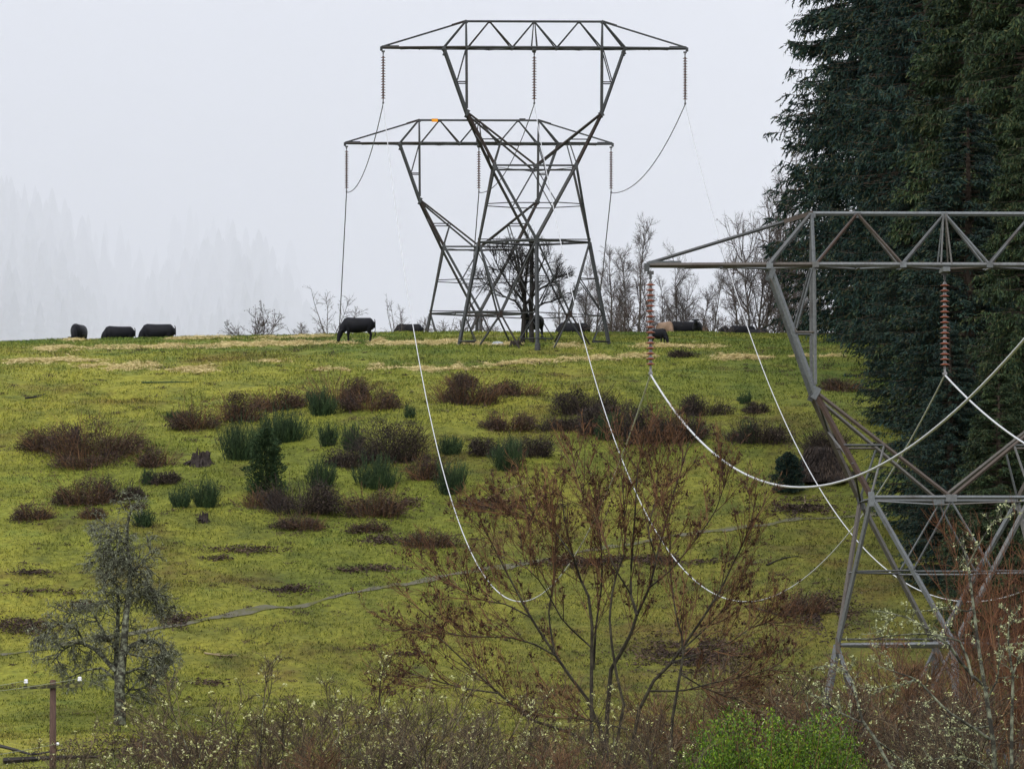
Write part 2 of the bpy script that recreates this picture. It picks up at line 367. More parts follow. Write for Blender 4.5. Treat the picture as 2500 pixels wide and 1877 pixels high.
PATH = [(-60, 1612), (0, 1603), (150, 1580), (290, 1552), (400, 1530), (520, 1509), (640, 1489), (800, 1462), (900, 1443), (1000, 1422), (1150, 1396),
        (1300, 1374), (1500, 1334), (1700, 1300), (1900, 1272), (2080, 1256), (2180, 1250)]
pw = np.array([hit(x, y) for x, y in PATH])[:, :2]
cum = np.concatenate([[0], np.cumsum(np.linalg.norm(np.diff(pw, axis=0), axis=1))])
ss = np.arange(0, cum[-1], 0.35)
pc = np.stack([np.interp(ss, cum, pw[:, 0]), np.interp(ss, cum, pw[:, 1])], 1)
pc[:, 1] = np.convolve(np.pad(pc[:, 1], 15, mode='edge'), np.ones(31) / 31, 'valid')
tn = np.gradient(pc, axis=0); tn /= np.linalg.norm(tn, axis=1, keepdims=True); nr = np.stack([-tn[:, 1], tn[:, 0]], 1)
hw = 0.24 + 0.26 * vnoise(ss, ss * 0, 2.5, 9) + 0.24 * vnoise(ss, ss * 0, 0.6, 10)
K = 7
PX = pc[:, None, :] + nr[:, None, :] * (np.linspace(-1, 1, K)[None, :, None] * hw[:, None, None])
PZ = G(PX[..., 0], PX[..., 1]) + 0.032
ii = np.arange(len(ss) * K).reshape(len(ss), K)
q = np.stack([ii[:-1, :-1], ii[1:, :-1], ii[1:, 1:], ii[:-1, 1:]], -1).reshape(-1, 4)
po = MB().add(np.concatenate([PX, PZ[..., None]], -1).reshape(-1, 3), q).build('path', M['gravel'], smooth=True)
kind(po, 'structure')
def near_path(x, y):
    py = np.interp(x, pc[:, 0], pc[:, 1]); return (np.abs(y - py) < 0.30) & (vnoise(x, y, 0.7, 23) < -0.08)

# turf blades
rng = np.random.RandomState(7)
def frame_points(n, y0, y1, margin=1.12):
    y = y0 + (y1 - y0) * rng.rand(n); x = (rng.rand(n) * 2 - 1) * y * (1250 / F) * margin
    return x, y
mb = MB()
for n, y0, y1, hh, ww in ((420000, 376, 514, 0.085, 0.026), (34000, 300, 376, 0.12, 0.03), (12000, 514, 530, 0.12, 0.03)):
    x, y = frame_points(n, y0, y1)
    dens = vnoise(x, y, 1.6, 21) + 0.6 * vnoise(x, y, 0.5, 22)
    keep = (~near_path(x, y)) & (dens > -0.38)
    x = x[keep]; y = y[keep]; dens = dens[keep]; z = G(x, y); N = len(x)
    h = hh * (0.45 + 1.1 * rng.rand(N)) * (1 + 1.2 * np.clip(dens, -0.4, 0.6))
    d = np.stack([rng.normal(0, 0.5, N), rng.normal(0, 0.5, N), np.ones(N)], 1)
    mb.cards(np.stack([x, y, z + h * 0.42], 1), d, h * 1.2, ww * (0.6 + 0.9 * rng.rand(N)) * 1.5, rng)
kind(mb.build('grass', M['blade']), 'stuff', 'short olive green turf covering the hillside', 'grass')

#        px,  base, width, height (px of the photograph), kind, label
SHRUBS = [(118, 1098, 120, 48, 'b', 'russet bracken clump at the far left, left of the snag'),
 (235, 1112, 190, 78, 'b', 'widest russet bracken clump, round the dead snag on the left slope'),
 (205, 1142, 140, 40, 'b', 'low russet bracken fringe below the widest left clump'),
 (383, 1140, 74, 42, 'b', 'small reddish bracken clump left of the black stump'),
 (475, 1047, 88, 54, 'b', 'rounded reddish bracken clump with a green sprig at its left'),
 (585, 1030, 96, 60, 'b', 'reddish bracken clump touching the top of the leftmost broom thicket'),
 (680, 1000, 104, 46, 'b', 'low wide bracken clump in the upper row left of the dark broom'),
 (822, 985, 120, 66, 'b', 'tall reddish bracken clump behind the dark green broom'),
 (905, 1000, 116, 46, 'b', 'wide bracken clump right of the dark green broom, upper row'),
 (735, 1250, 150, 72, 'm', 'large dark bramble below the evergreen cone bush'),
 (640, 1238, 100, 38, 'b', 'low bracken clump left of the cone bush foot'),
 (915, 1258, 136, 56, 'b', 'bracken clump isolated on the grass right of the large dark bramble'),
 (740, 1290, 100, 34, 'b', 'small bracken clump lowest of the centre group'),
 (205, 1232, 110, 58, 'b', 'bracken clump above the lone lichen tree, left one of two'),
 (292, 1222, 88, 54, 'm', 'dark bramble above the lone lichen tree, right one of two'),
 (85, 1268, 76, 34, 'b', 'small low bracken clump near the left photo edge'),
 (225, 1265, 60, 24, 'b', 'tiny bracken clump between the left edge and the lichen tree top'),
 (950, 1125, 130, 92, 'm', 'tall dark bramble in the centre, above the middle green broom'),
 (1045, 1168, 74, 52, 'b', 'compact brown bracken clump just left of the left swooping cable'),
 (855, 1140, 90, 44, 'm', 'dark bramble left of the tall centre bramble'),
 (1140, 985, 150, 60, 'b', 'broad brown bracken mound high on the slope under the pylon'),
 (1125, 945, 60, 34, 'b', 'small bracken knot on the back of the broad high mound'),
 (1265, 965, 100, 34, 'b', 'low flat bracken clump right of the broad high mound'),
 (1430, 1010, 120, 60, 'm', 'purplish bramble mound at the upper left of the big right thicket'),
 (1375, 1048, 110, 34, 'm', 'low bramble tongue reaching left from the big right thicket'),
 (1240, 1048, 110, 40, 'b', 'thin brown bracken strip left of the big right thicket'),
 (1500, 1060, 130, 76, 'm', 'dark bramble mass crossed by the middle swooping cable'),
 (1585, 1080, 120, 74, 'm', 'dark bramble mass at the lower right of the big right thicket'),
 (1660, 1072, 110, 60, 'm', 'dark bramble mass under the bright sagging cable'),
 (1720, 1012, 92, 42, 'm', 'rounded bramble apart at the upper right of the big thicket'),
 (1845, 1078, 130, 48, 'm', 'oval dark bramble standing apart to the right, near a green broom'),
 (1850, 1008, 44, 24, 'm', 'small round bramble above the oval dark one'),
 (1205, 1110, 90, 40, 'm', 'dark bramble around the left of the small centre-right broom'),
 (1300, 1112, 80, 44, 'm', 'dark bramble around the right of the small centre-right broom'),
 (1045, 1335, 110, 36, 'b', 'brown bracken patch above the track, left of the big seed-hung tree'),
 (900, 1300, 70, 26, 'b', 'small bracken tuft above the track in the centre'),
 (2060, 952, 90, 26, 'b', 'flat brown bracken clump beside the knee of the front pylon'),
 (2010, 1100, 110, 50, 'm', 'bare bramble on top of the great dark stump'),
 (1665, 872, 50, 16, 'w', 'dark weedy tuft on the hilltop, left of the swooping right cable'),
 (1960, 1500, 90, 50, 'b', 'brown scrub seen through the lower legs of the front pylon'),
 (585, 1122, 100, 92, 'g', 'tall dark green broom thicket, leftmost of the centre group'),
 (700, 1078, 110, 78, 'g', 'dark green broom thicket right behind the cone bush'),
 (650, 1085, 70, 66, 'g', 'green broom filling the gap behind the cone bush top'),
 (785, 1012, 84, 62, 'g', 'dark green broom in front of the tall reddish bracken'),
 (424, 1026, 52, 26, 'g', 'small green sprig left of the rounded reddish bracken'),
 (802, 1086, 50, 52, 'g', 'slim green broom, left of a pair near the centre'),
 (856, 1100, 44, 62, 'g', 'slim green broom, right of a pair near the centre'),
 (786, 1188, 76, 66, 'g', 'green broom right of the cone bush, beside the dark bramble'),
 (915, 1190, 130, 72, 'g', 'wide green broom at the foot of the tall centre bramble'),
 (1100, 1108, 60, 44, 'g', 'small green broom touching the left swooping cable'),
 (1240, 1146, 84, 72, 'g', 'solid round green broom in the centre-right bramble'),
 (1483, 1072, 64, 66, 'g', 'green broom at the left of the big right thicket'),
 (1100, 1205, 74, 84, 'g', 'faint green broom right of the left swooping cable'),
 (503, 1238, 66, 72, 'g', 'bright green broom above the small broken stump'),
 (442, 1238, 56, 54, 'g', 'thin yellowish broom left of the bright green one'),
 (362, 1182, 34, 34, 'g', 'little green sprig left of a bare curled bramble'),
 (398, 1180, 56, 32, 'm', 'bare curled bramble below the black stump'),
 (350, 1285, 56, 44, 'g', 'olive shrub behind the top of the lichen tree'),
 (1000, 1020, 24, 30, 'g', 'tiny green sprig above the left swooping cable'),
 (1830, 1082, 40, 48, 'g', 'small green broom in the oval dark bramble'),
 (1820, 985, 34, 30, 'g', 'tiny green sprig on the slope right of the round bramble')]
# low dark weeds and dead fern scattered through the turf (nobody could count them)
mb = MB()
for k in range(620):
    px = rng.uniform(-40, 2150); py = 850 + 900 * rng.rand() ** 1.25
    p = hit(px, py); s_ = rng.uniform(0.06, 0.40) * (0.5 + 0.8 * rng.rand())
    n = int(26 + 90 * s_)
    c = rng.normal(0, 1, (n, 3)) * np.array([s_ * 0.8, s_ * 0.6, 0.0]) + np.array(p)
    c[:, 2] = G(c[:, 0], c[:, 1]) + rng.rand(n) * s_ * 0.45
    d = rng.normal(0, 1, (n, 3)); d[:, 2] = np.abs(d[:, 2]) + 0.5
    mb.cards(c, d, 0.05 + 0.12 * rng.rand(n), 0.02 + 0.02 * rng.rand(n), rng)
for (px, py, w, h, kd, lab) in SHRUBS:
    if kd not in 'bm': continue
    p = hit(px, py); ppm = F / p.y; W = w / ppm; n = int(90 + 260 * W)
    c = np.stack([p.x + rng.normal(0, W * 0.42, n), p.y + rng.normal(0, W * 0.42, n), np.zeros(n)], 1)
    c = c[vnoise(c[:, 0], c[:, 1], 0.7, 33) > -0.12]; n = len(c)
    c[:, 2] = G(c[:, 0], c[:, 1]) + 0.02 + 0.30 * rng.rand(n) ** 2; d = rng.normal(0, 1, (n, 3)); d[:, 2] = np.abs(d[:, 2]) * 0.8
    mb.cards(c, d, 0.08 + 0.14 * rng.rand(n), 0.02 + 0.03 * rng.rand(n), rng)
PATCH = [(60, 1530, 120, 26), (430, 1515, 70, 20), (120, 1450, 110, 10), (600, 1345, 110, 12), (540, 1365, 60, 8), (700, 1440, 90, 14), (930, 1390, 80, 12),
         (845, 1395, 60, 8), (200, 1480, 60, 14), (1180, 1235, 90, 22), (1320, 1240, 100, 8), (1000, 1600, 60, 6), (520, 1670, 70, 8), (1960, 1240, 120, 30), (1700, 1600, 200, 60),
         (1600, 1370, 250, 16), (1400, 1375, 150, 20), (420, 1830, 250, 40), (930, 1320, 90, 14), (2020, 1500, 100, 60), (330, 1240, 50, 12), (80, 1400, 70, 8), (980, 1230, 60, 20)]
for (cx, cy, w, h) in PATCH:
    n = int(w * h * 0.55); X, Y, Z, ok = hits(cx + rng.normal(0, w * 0.40, n), cy + rng.normal(0, h * 0.42, n))
    X = X[ok]; Y = Y[ok]; keep = vnoise(X, Y, 0.9, 31) > -0.22; X = X[keep]; Y = Y[keep]; n = len(X)
    c = np.stack([X, Y, G(X, Y) + 0.03 + 0.10 * rng.rand(n)], 1); d = rng.normal(0, 1, (n, 3)) * np.array([1, 1, 0.4])
    mb.cards(c, d, 0.10 + 0.16 * rng.rand(n), 0.03 + 0.05 * rng.rand(n), rng)
kind(mb.build('dead_undergrowth', M['bracken']), 'stuff', 'low russet weeds scattered through the turf', 'undergrowth')

# straw spread in long bands for the cattle
mb = MB()
BANDS = [((100, 853), (230, 848), 5, 2600), ((210, 848), (390, 851), 3, 1500), ((380, 849), (560, 846), 4, 2400), ((560, 843), (830, 838), 4, 4200),
         ((830, 838), (965, 838), 4, 2600), ((960, 840), (1180, 838), 3.5, 2600), ((400, 829), (800, 825), 1.6, 1500), ((0, 882), (250, 878), 6, 2600),
         ((200, 892), (520, 906), 7, 2600), ((640, 882), (700, 884), 3, 300), ((760, 903), (1000, 895), 5, 1600), ((1020, 902), (1150, 899), 6, 1500),
         ((1200, 889), (1330, 882), 5, 1500), ((1300, 884), (1600, 872), 5, 2200), ((1560, 848), (1760, 846), 3, 1500), ((1760, 874), (1860, 874), 5, 1400),
         ((170, 832), (210, 831), 1.5, 300), ((1370, 846), (1430, 850), 4, 700), ((1210, 842), (1260, 840), 3, 400), ((1860, 872), (2050, 870), 2, 500)]
for (a, b_, sg, n) in BANDS:
    n = int(n * 2.0)
    t = rng.rand(n); px = a[0] + (b_[0] - a[0]) * t + rng.normal(0, 14, n)
    wob = vnoise(px, px * 0, 30, 41) * sg * 1.6
    py = a[1] + (b_[1] - a[1]) * t + wob * 0.6 + rng.normal(0, 1, n) * sg * 0.55 * (0.45 + 0.9 * (vnoise(px, py0 := px * 0, 22, 42) + 0.5))
    X, Y, Z, ok = hits(px, np.maximum(py, 823)); X = X[ok]; Y = Y[ok]; n = len(X)
    clump = vnoise(X, Y, 0.9, 43) + 0.5 * vnoise(X, Y, 2.3, 44)
    keep = clump > -0.12 - 0.15 * (sg < 5); X = X[keep]; Y = Y[keep]; clump = clump[keep]; n = len(X)
    hgt = np.clip(clump + 0.15, 0.02, 1) * 0.34
    c = np.stack([X, Y, G(X, Y) + 0.02 + hgt * rng.rand(n)], 1)
    d = rng.normal(0, 1, (n, 3)) * np.array([1, 1, 0.28])
    mb.cards(c, d, 0.20 + 0.20 * rng.rand(n), 0.014 + 0.016 * rng.rand(n), rng)
kind(mb.build('hay', M['straw']), 'stuff', 'pale straw strewn in long bands on the hilltop', 'hay')

# ------------------------------------------------------------------ pylons
# local metres: x along the crossarm, -y towards the next pylon down the line, z up from the footing
def sym(f):
    for sx in (-1, 1): f(sx)
TZ, BZ, KZ, WZ, BELT, LOW = 17.49, 16.05, 12.49, 9.60, 5.57, 1.62
HW, HD, HB, HF = 2.19, 1.95, 2.98, 4.05
def pylon_parts():
    out = []
    m_ = MB()                                   # crossarm: one top chord over two bottom chords
    m_.angle((-3.68, 0, TZ), (3.68, 0, TZ), 0.16)
    for f in (-1, 1):
        y = 0.6 * f
        m_.angle((-3.60, y, BZ), (3.60, y, BZ), 0.17)
        for s in (-1, 1):
            m_.angle((s * 8.25, 0.04 * f, BZ), (s * 3.60, y, BZ), 0.17)
            m_.angle((s * 4.89, y, BZ), (s * 3.70, 0.05 * f, TZ), 0.14)
            m_.angle((s * 3.60, y, BZ), (s * 2.42, 0.04 * f, TZ), 0.10)
            m_.angle((s * 2.42, 0.04 * f, TZ), (s * 1.20, y, BZ), 0.10)
            m_.angle((s * 1.20, y, BZ), (0, 0.04 * f, TZ), 0.10)
            m_.angle((s * 0.15, y, BZ), (s * 0.03, 0.05 * f, TZ), 0.06)
            m_.angle((s * 3.68, 0.06 * f, TZ), (s * 3.66, y, BZ), 0.12)
    for s in (-1, 1):
        m_.angle((s * 8.25, 0, BZ + 0.04), (s * 3.68, 0, TZ), 0.12)
        m_.box((s * 7.75, 0, BZ + 0.05), (0.45, 0.012, 0.07)); m_.box((s * 8.25, 0, BZ - 0.06), (0.07, 0.07, 0.11))
        m_.box((s * 4.05, 0, TZ - 0.10), (0.42, 0.014, 0.06), Matrix.Rotation(s * R(17), 3, 'Y'))
        xs = [0, 1.2, 2.42, 3.6, 4.89, 6.2, 7.2]
        for k in range(len(xs) - 1):
            wa = 0.6 if xs[k] <= 3.6 else 0.6 * (8.25 - xs[k]) / 4.65; wb = 0.6 if xs[k + 1] <= 3.6 else 0.6 * (8.25 - xs[k + 1]) / 4.65
            g = 1 if k % 2 else -1
            m_.angle((s * xs[k], -wa * g, BZ - 0.06), (s * xs[k + 1], wb * g, BZ - 0.06), 0.08)
            m_.angle((s * xs[k + 1], -wb, BZ - 0.07), (s * xs[k + 1], wb, BZ - 0.07), 0.08)
        for xx, zz in ((1.2, BZ), (3.62, BZ), (4.89, BZ - 0.04)):
            for f in (-1, 1): m_.box((s * xx, f * 0.615, zz), (0.09, 0.012, 0.075))
        for xx in (2.42, 3.68): m_.box((s * xx, -0.02, TZ - 0.05), (0.10, 0.014, 0.07))
    m_.box((0, -0.02, TZ - 0.06), (0.09, 0.014, 0.09)); m_.box((0, 0, BZ - 0.12), (0.10, 0.62, 0.06))
    out.append(('crossarm', m_, None))
    for s in (-1, 1):                           # the two arms of the fork
        m_ = MB()
        for f in (-1, 1):
            y0, y1, y2 = 0.6 * f, 0.75 * f, HD * f
            m_.angle((s * 4.89, y0, BZ), (s * 3.63, y1, KZ), 0.19, flip=s)
            m_.angle((s * 3.66, y0, BZ), (s * 3.64, y1, KZ + 0.25), 0.12)
            hx, hz, hy = s * 4.16, 14.18, 0.68 * f
            m_.angle((hx, hy, hz), (s * 3.66, hy, hz), 0.08); m_.angle((hx, hy, hz + 0.1), (s * 3.70, y0, BZ - 0.1), 0.075)
            m_.angle((s * 3.63, y1, KZ), (s * HW, y2, WZ), 0.21, flip=s)
            m_.angle((s * 3.58, y1, KZ), (0, y2, WZ), 0.14)
            t = 0.50; ax, ay, az = s * (3.63 + (HW - 3.63) * t), y1 + (y2 - y1) * t, KZ + (WZ - KZ) * t
            bx = s * (3.58 * (1 - t))
            m_.angle((ax, ay, az), (bx, ay, az), 0.08); m_.angle((bx, ay, az), (s * HW, y2, WZ + 0.1), 0.08)
            m_.box((s * 3.62, y1 * 1.03, KZ), (0.075, 0.012, 0.17), Matrix.Rotation(-s * R(27), 3, 'Y'))
            m_.box((s * 4.83, y0 * 1.03, BZ - 0.25), (0.07, 0.014, 0.14), Matrix.Rotation(-s * R(20), 3, 'Y'))
        m_.angle((s * 3.63, -0.75, KZ), (s * 3.63, 0.75, KZ), 0.12)
        m_.angle((s * 4.16, -0.68, 14.18), (s * 4.16, 0.68, 14.18), 0.08)
        for k, (za, zb) in enumerate(((15.9, 14.18), (14.18, 12.6))):
            xa, xb = (4.86, 4.16) if k == 0 else (4.16, 3.66); g = 1 if k else -1
            m_.angle((s * xa, -0.62 * g, za), (s * xb, 0.70 * g, zb), 0.07)
        for k in range(3):
            ta, tb = k / 3, (k + 1) / 3; g = 1 if k % 2 else -1
            m_.angle((s * (3.63 + (HW - 3.63) * ta), g * (0.75 + (HD - 0.75) * ta), KZ + (WZ - KZ) * ta), (s * (3.63 + (HW - 3.63) * tb), -g * (0.75 + (HD - 0.75) * tb), KZ + (WZ - KZ) * tb), 0.08)
        out.append(('fork_arm', m_, None))
    m_ = MB()                                   # waist frame and the tapering body down to the belt
    for f in (-1, 1):
        m_.angle((-HW, HD * f, WZ), (HW, HD * f, WZ), 0.13)
        m_.box((0, HD * f, WZ - 0.02), (0.15, 0.016, 0.10))
        for s in (-1, 1):
            m_.box((s * HW, HD * f, WZ - 0.05), (0.085, 0.016, 0.20), Matrix.Rotation(s * R(5), 3, 'Y'))
            a = (s * HW, HD * f, WZ); c = (0, f * HB, BELT); mid = (s * HW / 2, f * (HD + HB) / 2, (WZ + BELT) / 2)
            m_.angle(a, c, 0.19, flip=s)
            lm = (s * (HW + HB) / 2, f * HD / 2, (WZ + BELT) / 2)
            m_.angle(a, (s * HB, 0.06 * f, BELT), 0.17, flip=s)
            m_.angle((0, HD * f, WZ - 0.1), mid, 0.07); m_.angle(mid, lm, 0.07)
        m_.angle((-HW / 2, f * 2.465, 7.56), (HW / 2, f * 2.465, 7.56), 0.07)
    for s in (-1, 1):
        m_.angle((s * HW, -HD, WZ), (s * HW, HD, WZ), 0.11)
        m_.angle((s * 2.585, -0.975, 7.6), (s * 2.585, 0.975, 7.6), 0.07)
    m_.angle((-HW, -HD, WZ - 0.08), (0, HD, WZ - 0.08), 0.07); m_.angle((HW, -HD, WZ - 0.08), (0, HD, WZ - 0.08), 0.07)
    out.append(('waist_frame', m_, None))
    cor = [(-HB, 0), (0, -HB), (HB, 0), (0, HB)]
    m_ = MB()                                   # belt ring with its plan bracing
    for k in range(4):
        a, b_ = cor[k], cor[(k + 1) % 4]
        m_.angle((a[0], a[1], BELT), (b_[0], b_[1], BELT), 0.15)
        ma = ((a[0] + b_[0]) / 2, (a[1] + b_[1]) / 2); c = cor[(k + 2) % 4]; mb_ = ((b_[0] + c[0]) / 2, (b_[1] + c[1]) / 2)
        m_.angle((ma[0], ma[1], BELT - 0.02), (mb_[0], mb_[1], BELT - 0.02), 0.10)
        m_.box((a[0], a[1], BELT), (0.085 if a[0] == 0 else 0.06, 0.06 if a[0] == 0 else 0.085, 0.22))
    m_.angle((-HB, 0, BELT + 0.16), (HB, 0, BELT + 0.16), 0.07); m_.angle((0, -HB, BELT + 0.12), (0, HB, BELT + 0.12), 0.07)
    out.append(('belt', m_, None))
    def legp(k, z):
        c = cor[k]; r = HB + (HF - HB) * (1 - z / BELT); return Vector((c[0] / HB * r, c[1] / HB * r, z))
    for k in range(4):
        m_ = MB(); m_.angle(legp(k, BELT), legp(k, -0.75), 0.27)
        p = legp(k, -0.35); m_.lathe([(0.0, 0.32), (0.15, 0.30), (0.16, -0.5), (0.0, -0.5)], 10, tuple(p))
        out.append(('leg', m_, None))
    for k in range(4):
        j = (k + 1) % 4; m_ = MB()
        a, b_ = legp(k, LOW), legp(j, LOW); M_ = (a + b_) / 2
        ta, tb = legp(k, BELT), legp(j, BELT)
        fa, fb = legp(k, 0), legp(j, 0); dirf = (fb - fa).normalized()
        m_.angle(ta, M_, 0.13); m_.angle(tb, M_, 0.13)
        m_.angle(a, M_, 0.07); m_.angle(M_, b_, 0.07)
        m_.box(M_, (0.08, 0.08, 0.17))
        for (leg, top, lowp, foot, sg) in ((k, ta, a, fa, 1), (j, tb, b_, fb, -1)):
            st = foot + dirf * sg * 1.25 + Vector((0, 0, 0.22))
            m_.angle(M_, foot + dirf * sg * 1.32 + Vector((0, 0, -0.25)), 0.12)
            m_.angle(st, foot + Vector((0, 0, 0.22)), 0.09)
            m_.angle(lowp, st, 0.07)
            t = (3.6 - LOW) / (BELT - LOW); mid = M_ + (top - M_) * t
            m_.angle(mid, legp(leg, 3.6), 0.065); m_.angle(mid, legp(leg, LOW + 0.05), 0.075)
        out.append(('leg_bracing', m_, None))
    return out
PARTS = pylon_parts()
LIGHT_M = [(n, m_.mesh(n, M['steel'])) for n, m_, _ in PARTS]
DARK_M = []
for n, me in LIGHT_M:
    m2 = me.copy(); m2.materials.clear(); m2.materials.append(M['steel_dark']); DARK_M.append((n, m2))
YAW = R(2.3)
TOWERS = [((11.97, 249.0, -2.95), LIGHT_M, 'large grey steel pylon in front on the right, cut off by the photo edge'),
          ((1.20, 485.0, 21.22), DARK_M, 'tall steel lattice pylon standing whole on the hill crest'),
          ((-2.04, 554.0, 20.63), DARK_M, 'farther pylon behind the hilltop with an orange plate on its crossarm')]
tw = []
for loc, meshes, lab in TOWERS:
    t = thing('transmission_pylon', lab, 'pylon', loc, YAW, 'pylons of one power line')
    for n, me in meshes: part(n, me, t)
    tw.append(t)
part('marker_plate', MB().box((-2.72, -0.12, TZ - 0.02), (0.19, 0.012, 0.10)).mesh('marker_plate', M['orange']), tw[2], label='orange marker plate')
part('marker_plate', MB().box((2.68, -0.12, TZ + 0.02), (0.19, 0.012, 0.09)).mesh('marker_plate', M['plate_dark']), tw[2], label='dark marker plate')

# insulator strings
def disc_mesh(m1):
    return MB().lathe([(0.0, 0.012), (0.055, 0.010), (0.130, -0.020), (0.134, -0.034), (0.08, -0.040), (0.06, -0.052), (0, -0.052)], 14).mesh('disc', m1, True)
def link_mesh(m1):
    b_ = MB(); b_.lathe([(0, 0), (0.018, 0), (0.018, -2.75), (0, -2.75)], 6)
    for k in range(16): b_.lathe([(0.0, 0.085), (0.036, 0.080), (0.050, 0.040), (0.054, 0.008), (0, 0.008)], 8, (0, 0, -0.36 - 0.146 * k))
    return b_.mesh('cap_and_pin', m1)
def clamp_mesh(m1):
    b_ = MB(); b_.box((0, 0, -2.72), (0.03, 0.03, 0.09)); b_.box((0, 0, -2.82), (0.045, 0.22, 0.035)); b_.box((0, -0.17, -2.86), (0.03, 0.05, 0.04)); b_.box((0, 0.17, -2.86), (0.03, 0.05, 0.04))
    return b_.mesh('wire_clamp', m1)
def hanger_mesh(m1):
    return MB().box((0, 0, -0.05), (0.09, 0.02, 0.05)).box((0, 0, -0.16), (0.035, 0.04, 0.07)).mesh('hanger', m1)
INS = {'n': (disc_mesh(M['porcelain']), link_mesh(M['cap']), clamp_mesh(M['cap']), hanger_mesh(M['cap_dark'])),
       'd': (disc_mesh(M['porcelain_dark']), link_mesh(M['cap_dark']), clamp_mesh(M['cap_dark']), hanger_mesh(M['cap_dark']))}
where = {-8.15: 'left tip', 0.0: 'middle', 8.15: 'right tip'}
tname = ['front right pylon', 'hilltop pylon', 'farther pylon behind']
ENDS = {}
for ti, (loc, _, _) in enumerate(TOWERS):
    for lx in (-8.15, 0.0, 8.15):
        off = Matrix.Rotation(YAW, 3, 'Z') @ Vector((lx, 0, BZ - 0.16))
        top = Vector(loc) + off
        ENDS[(ti, lx)] = top + Vector((0, 0, -2.86))
        if ti == 0 and lx > 1: continue                # outside the frame
        dm, lm, cm, hm = INS['n' if ti == 0 else 'd']
        col_ = 'orange brown' if ti == 0 else 'dark brown'
        t = thing('insulator_string', f'{col_} string of disc insulators hanging from {where[lx]} of the {tname[ti]} crossarm', 'insulator', top, YAW, 'insulator strings hanging from the crossarms')
        part('hanger', hm, t); part('cap_and_pin', lm, t); part('wire_clamp', cm, t)
        for k in range(16): part('disc', dm, t, (0, 0, -0.36 - 0.146 * k))

# conductors: parabolas with one common stiffness
def wire(pts, r, m_, label, n=70, grp='conductors of the power line'):
    o = MB().tubes(np.array(pts)[None], np.full((1, len(pts)), r), 8).build('power_cable', m_, smooth=True)
    return tag(o, label, 'cable', grp)
def span(a, b_, sag, n=90):
    return [tuple(a + (b_ - a) * t + Vector((0, 0, -4 * sag * t * (1 - t)))) for t in np.linspace(0, 1, n)]
nm = {-8.15: 'left', 0.0: 'middle', 8.15: 'right'}
CB = 0.00107
for lx in (-8.15, 0.0, 8.15):
    a, b_ = ENDS[(0, lx)], ENDS[(1, lx)]; L = (b_ - a).length
    wire(span(a, b_, 14.75), 0.022, M['wire'], f'{nm[lx]} cable swooping down from the hilltop pylon towards the front pylon')
    a, b_ = ENDS[(1, lx)], ENDS[(2, lx)]; L = (b_ - a).length
    wire(span(a, b_, CB * L * L / 4, 40), 0.026, M['wire_dark'], f'{nm[lx]} dark cable slung between the two pylons on the hill')
    a = ENDS[(2, lx)]
    wire([tuple(a + Vector((-0.045 * u, u, -0.47 * u + 0.001 * u * u))) for u in np.linspace(0, 110, 40)], 0.030, M['wire_dark'], f'{nm[lx]} dark cable dropping steeply behind the crest from the farther pylon')
    a = ENDS[(0, lx)]
    if lx < 5:
        wire([tuple(a + Vector((0.045 * u, -u, -0.1437 * u + 0.001074 * u * u))) for u in np.linspace(0, 190, 90)], 0.025, M['wire'], f'{nm[lx]} bright cable sagging from the front pylon out past the right edge')

# ------------------------------------------------------------------ cattle
def ring_loft(mb_, st, n=14):
    """st: (centre, half width in y, half height across) along a curve in the xz plane"""
    c = np.array([s[0] for s in st], float); t = np.gradient(c, axis=0); t /= np.linalg.norm(t, axis=1, keepdims=True)
    y = np.array([0, 1.0, 0]); u = np.cross(np.broadcast_to(y, t.shape), t); u /= np.linalg.norm(u, axis=1, keepdims=True)
    w = np.cross(t, u); a = 2 * np.pi * np.arange(n) / n
    pts = []
    for i, s in enumerate(st):
        for k in range(n): pts.append(c[i] + w[i] * s[1] * math.cos(a[k]) + u[i] * s[2] * math.sin(a[k]))
    q = [(i * n + k, i * n + (k + 1) % n, (i + 1) * n + (k + 1) % n, (i + 1) * n + k) for i in range(len(st) - 1) for k in range(n)]
    base = len(pts); pts.append(c[0]); pts.append(c[-1])
    t_ = [(base, (k + 1) % n, k) for k in range(n)] + [(base + 1, (len(st) - 1) * n + k, (len(st) - 1) * n + (k + 1) % n) for k in range(n)]
    mb_.add(pts, q, t_)
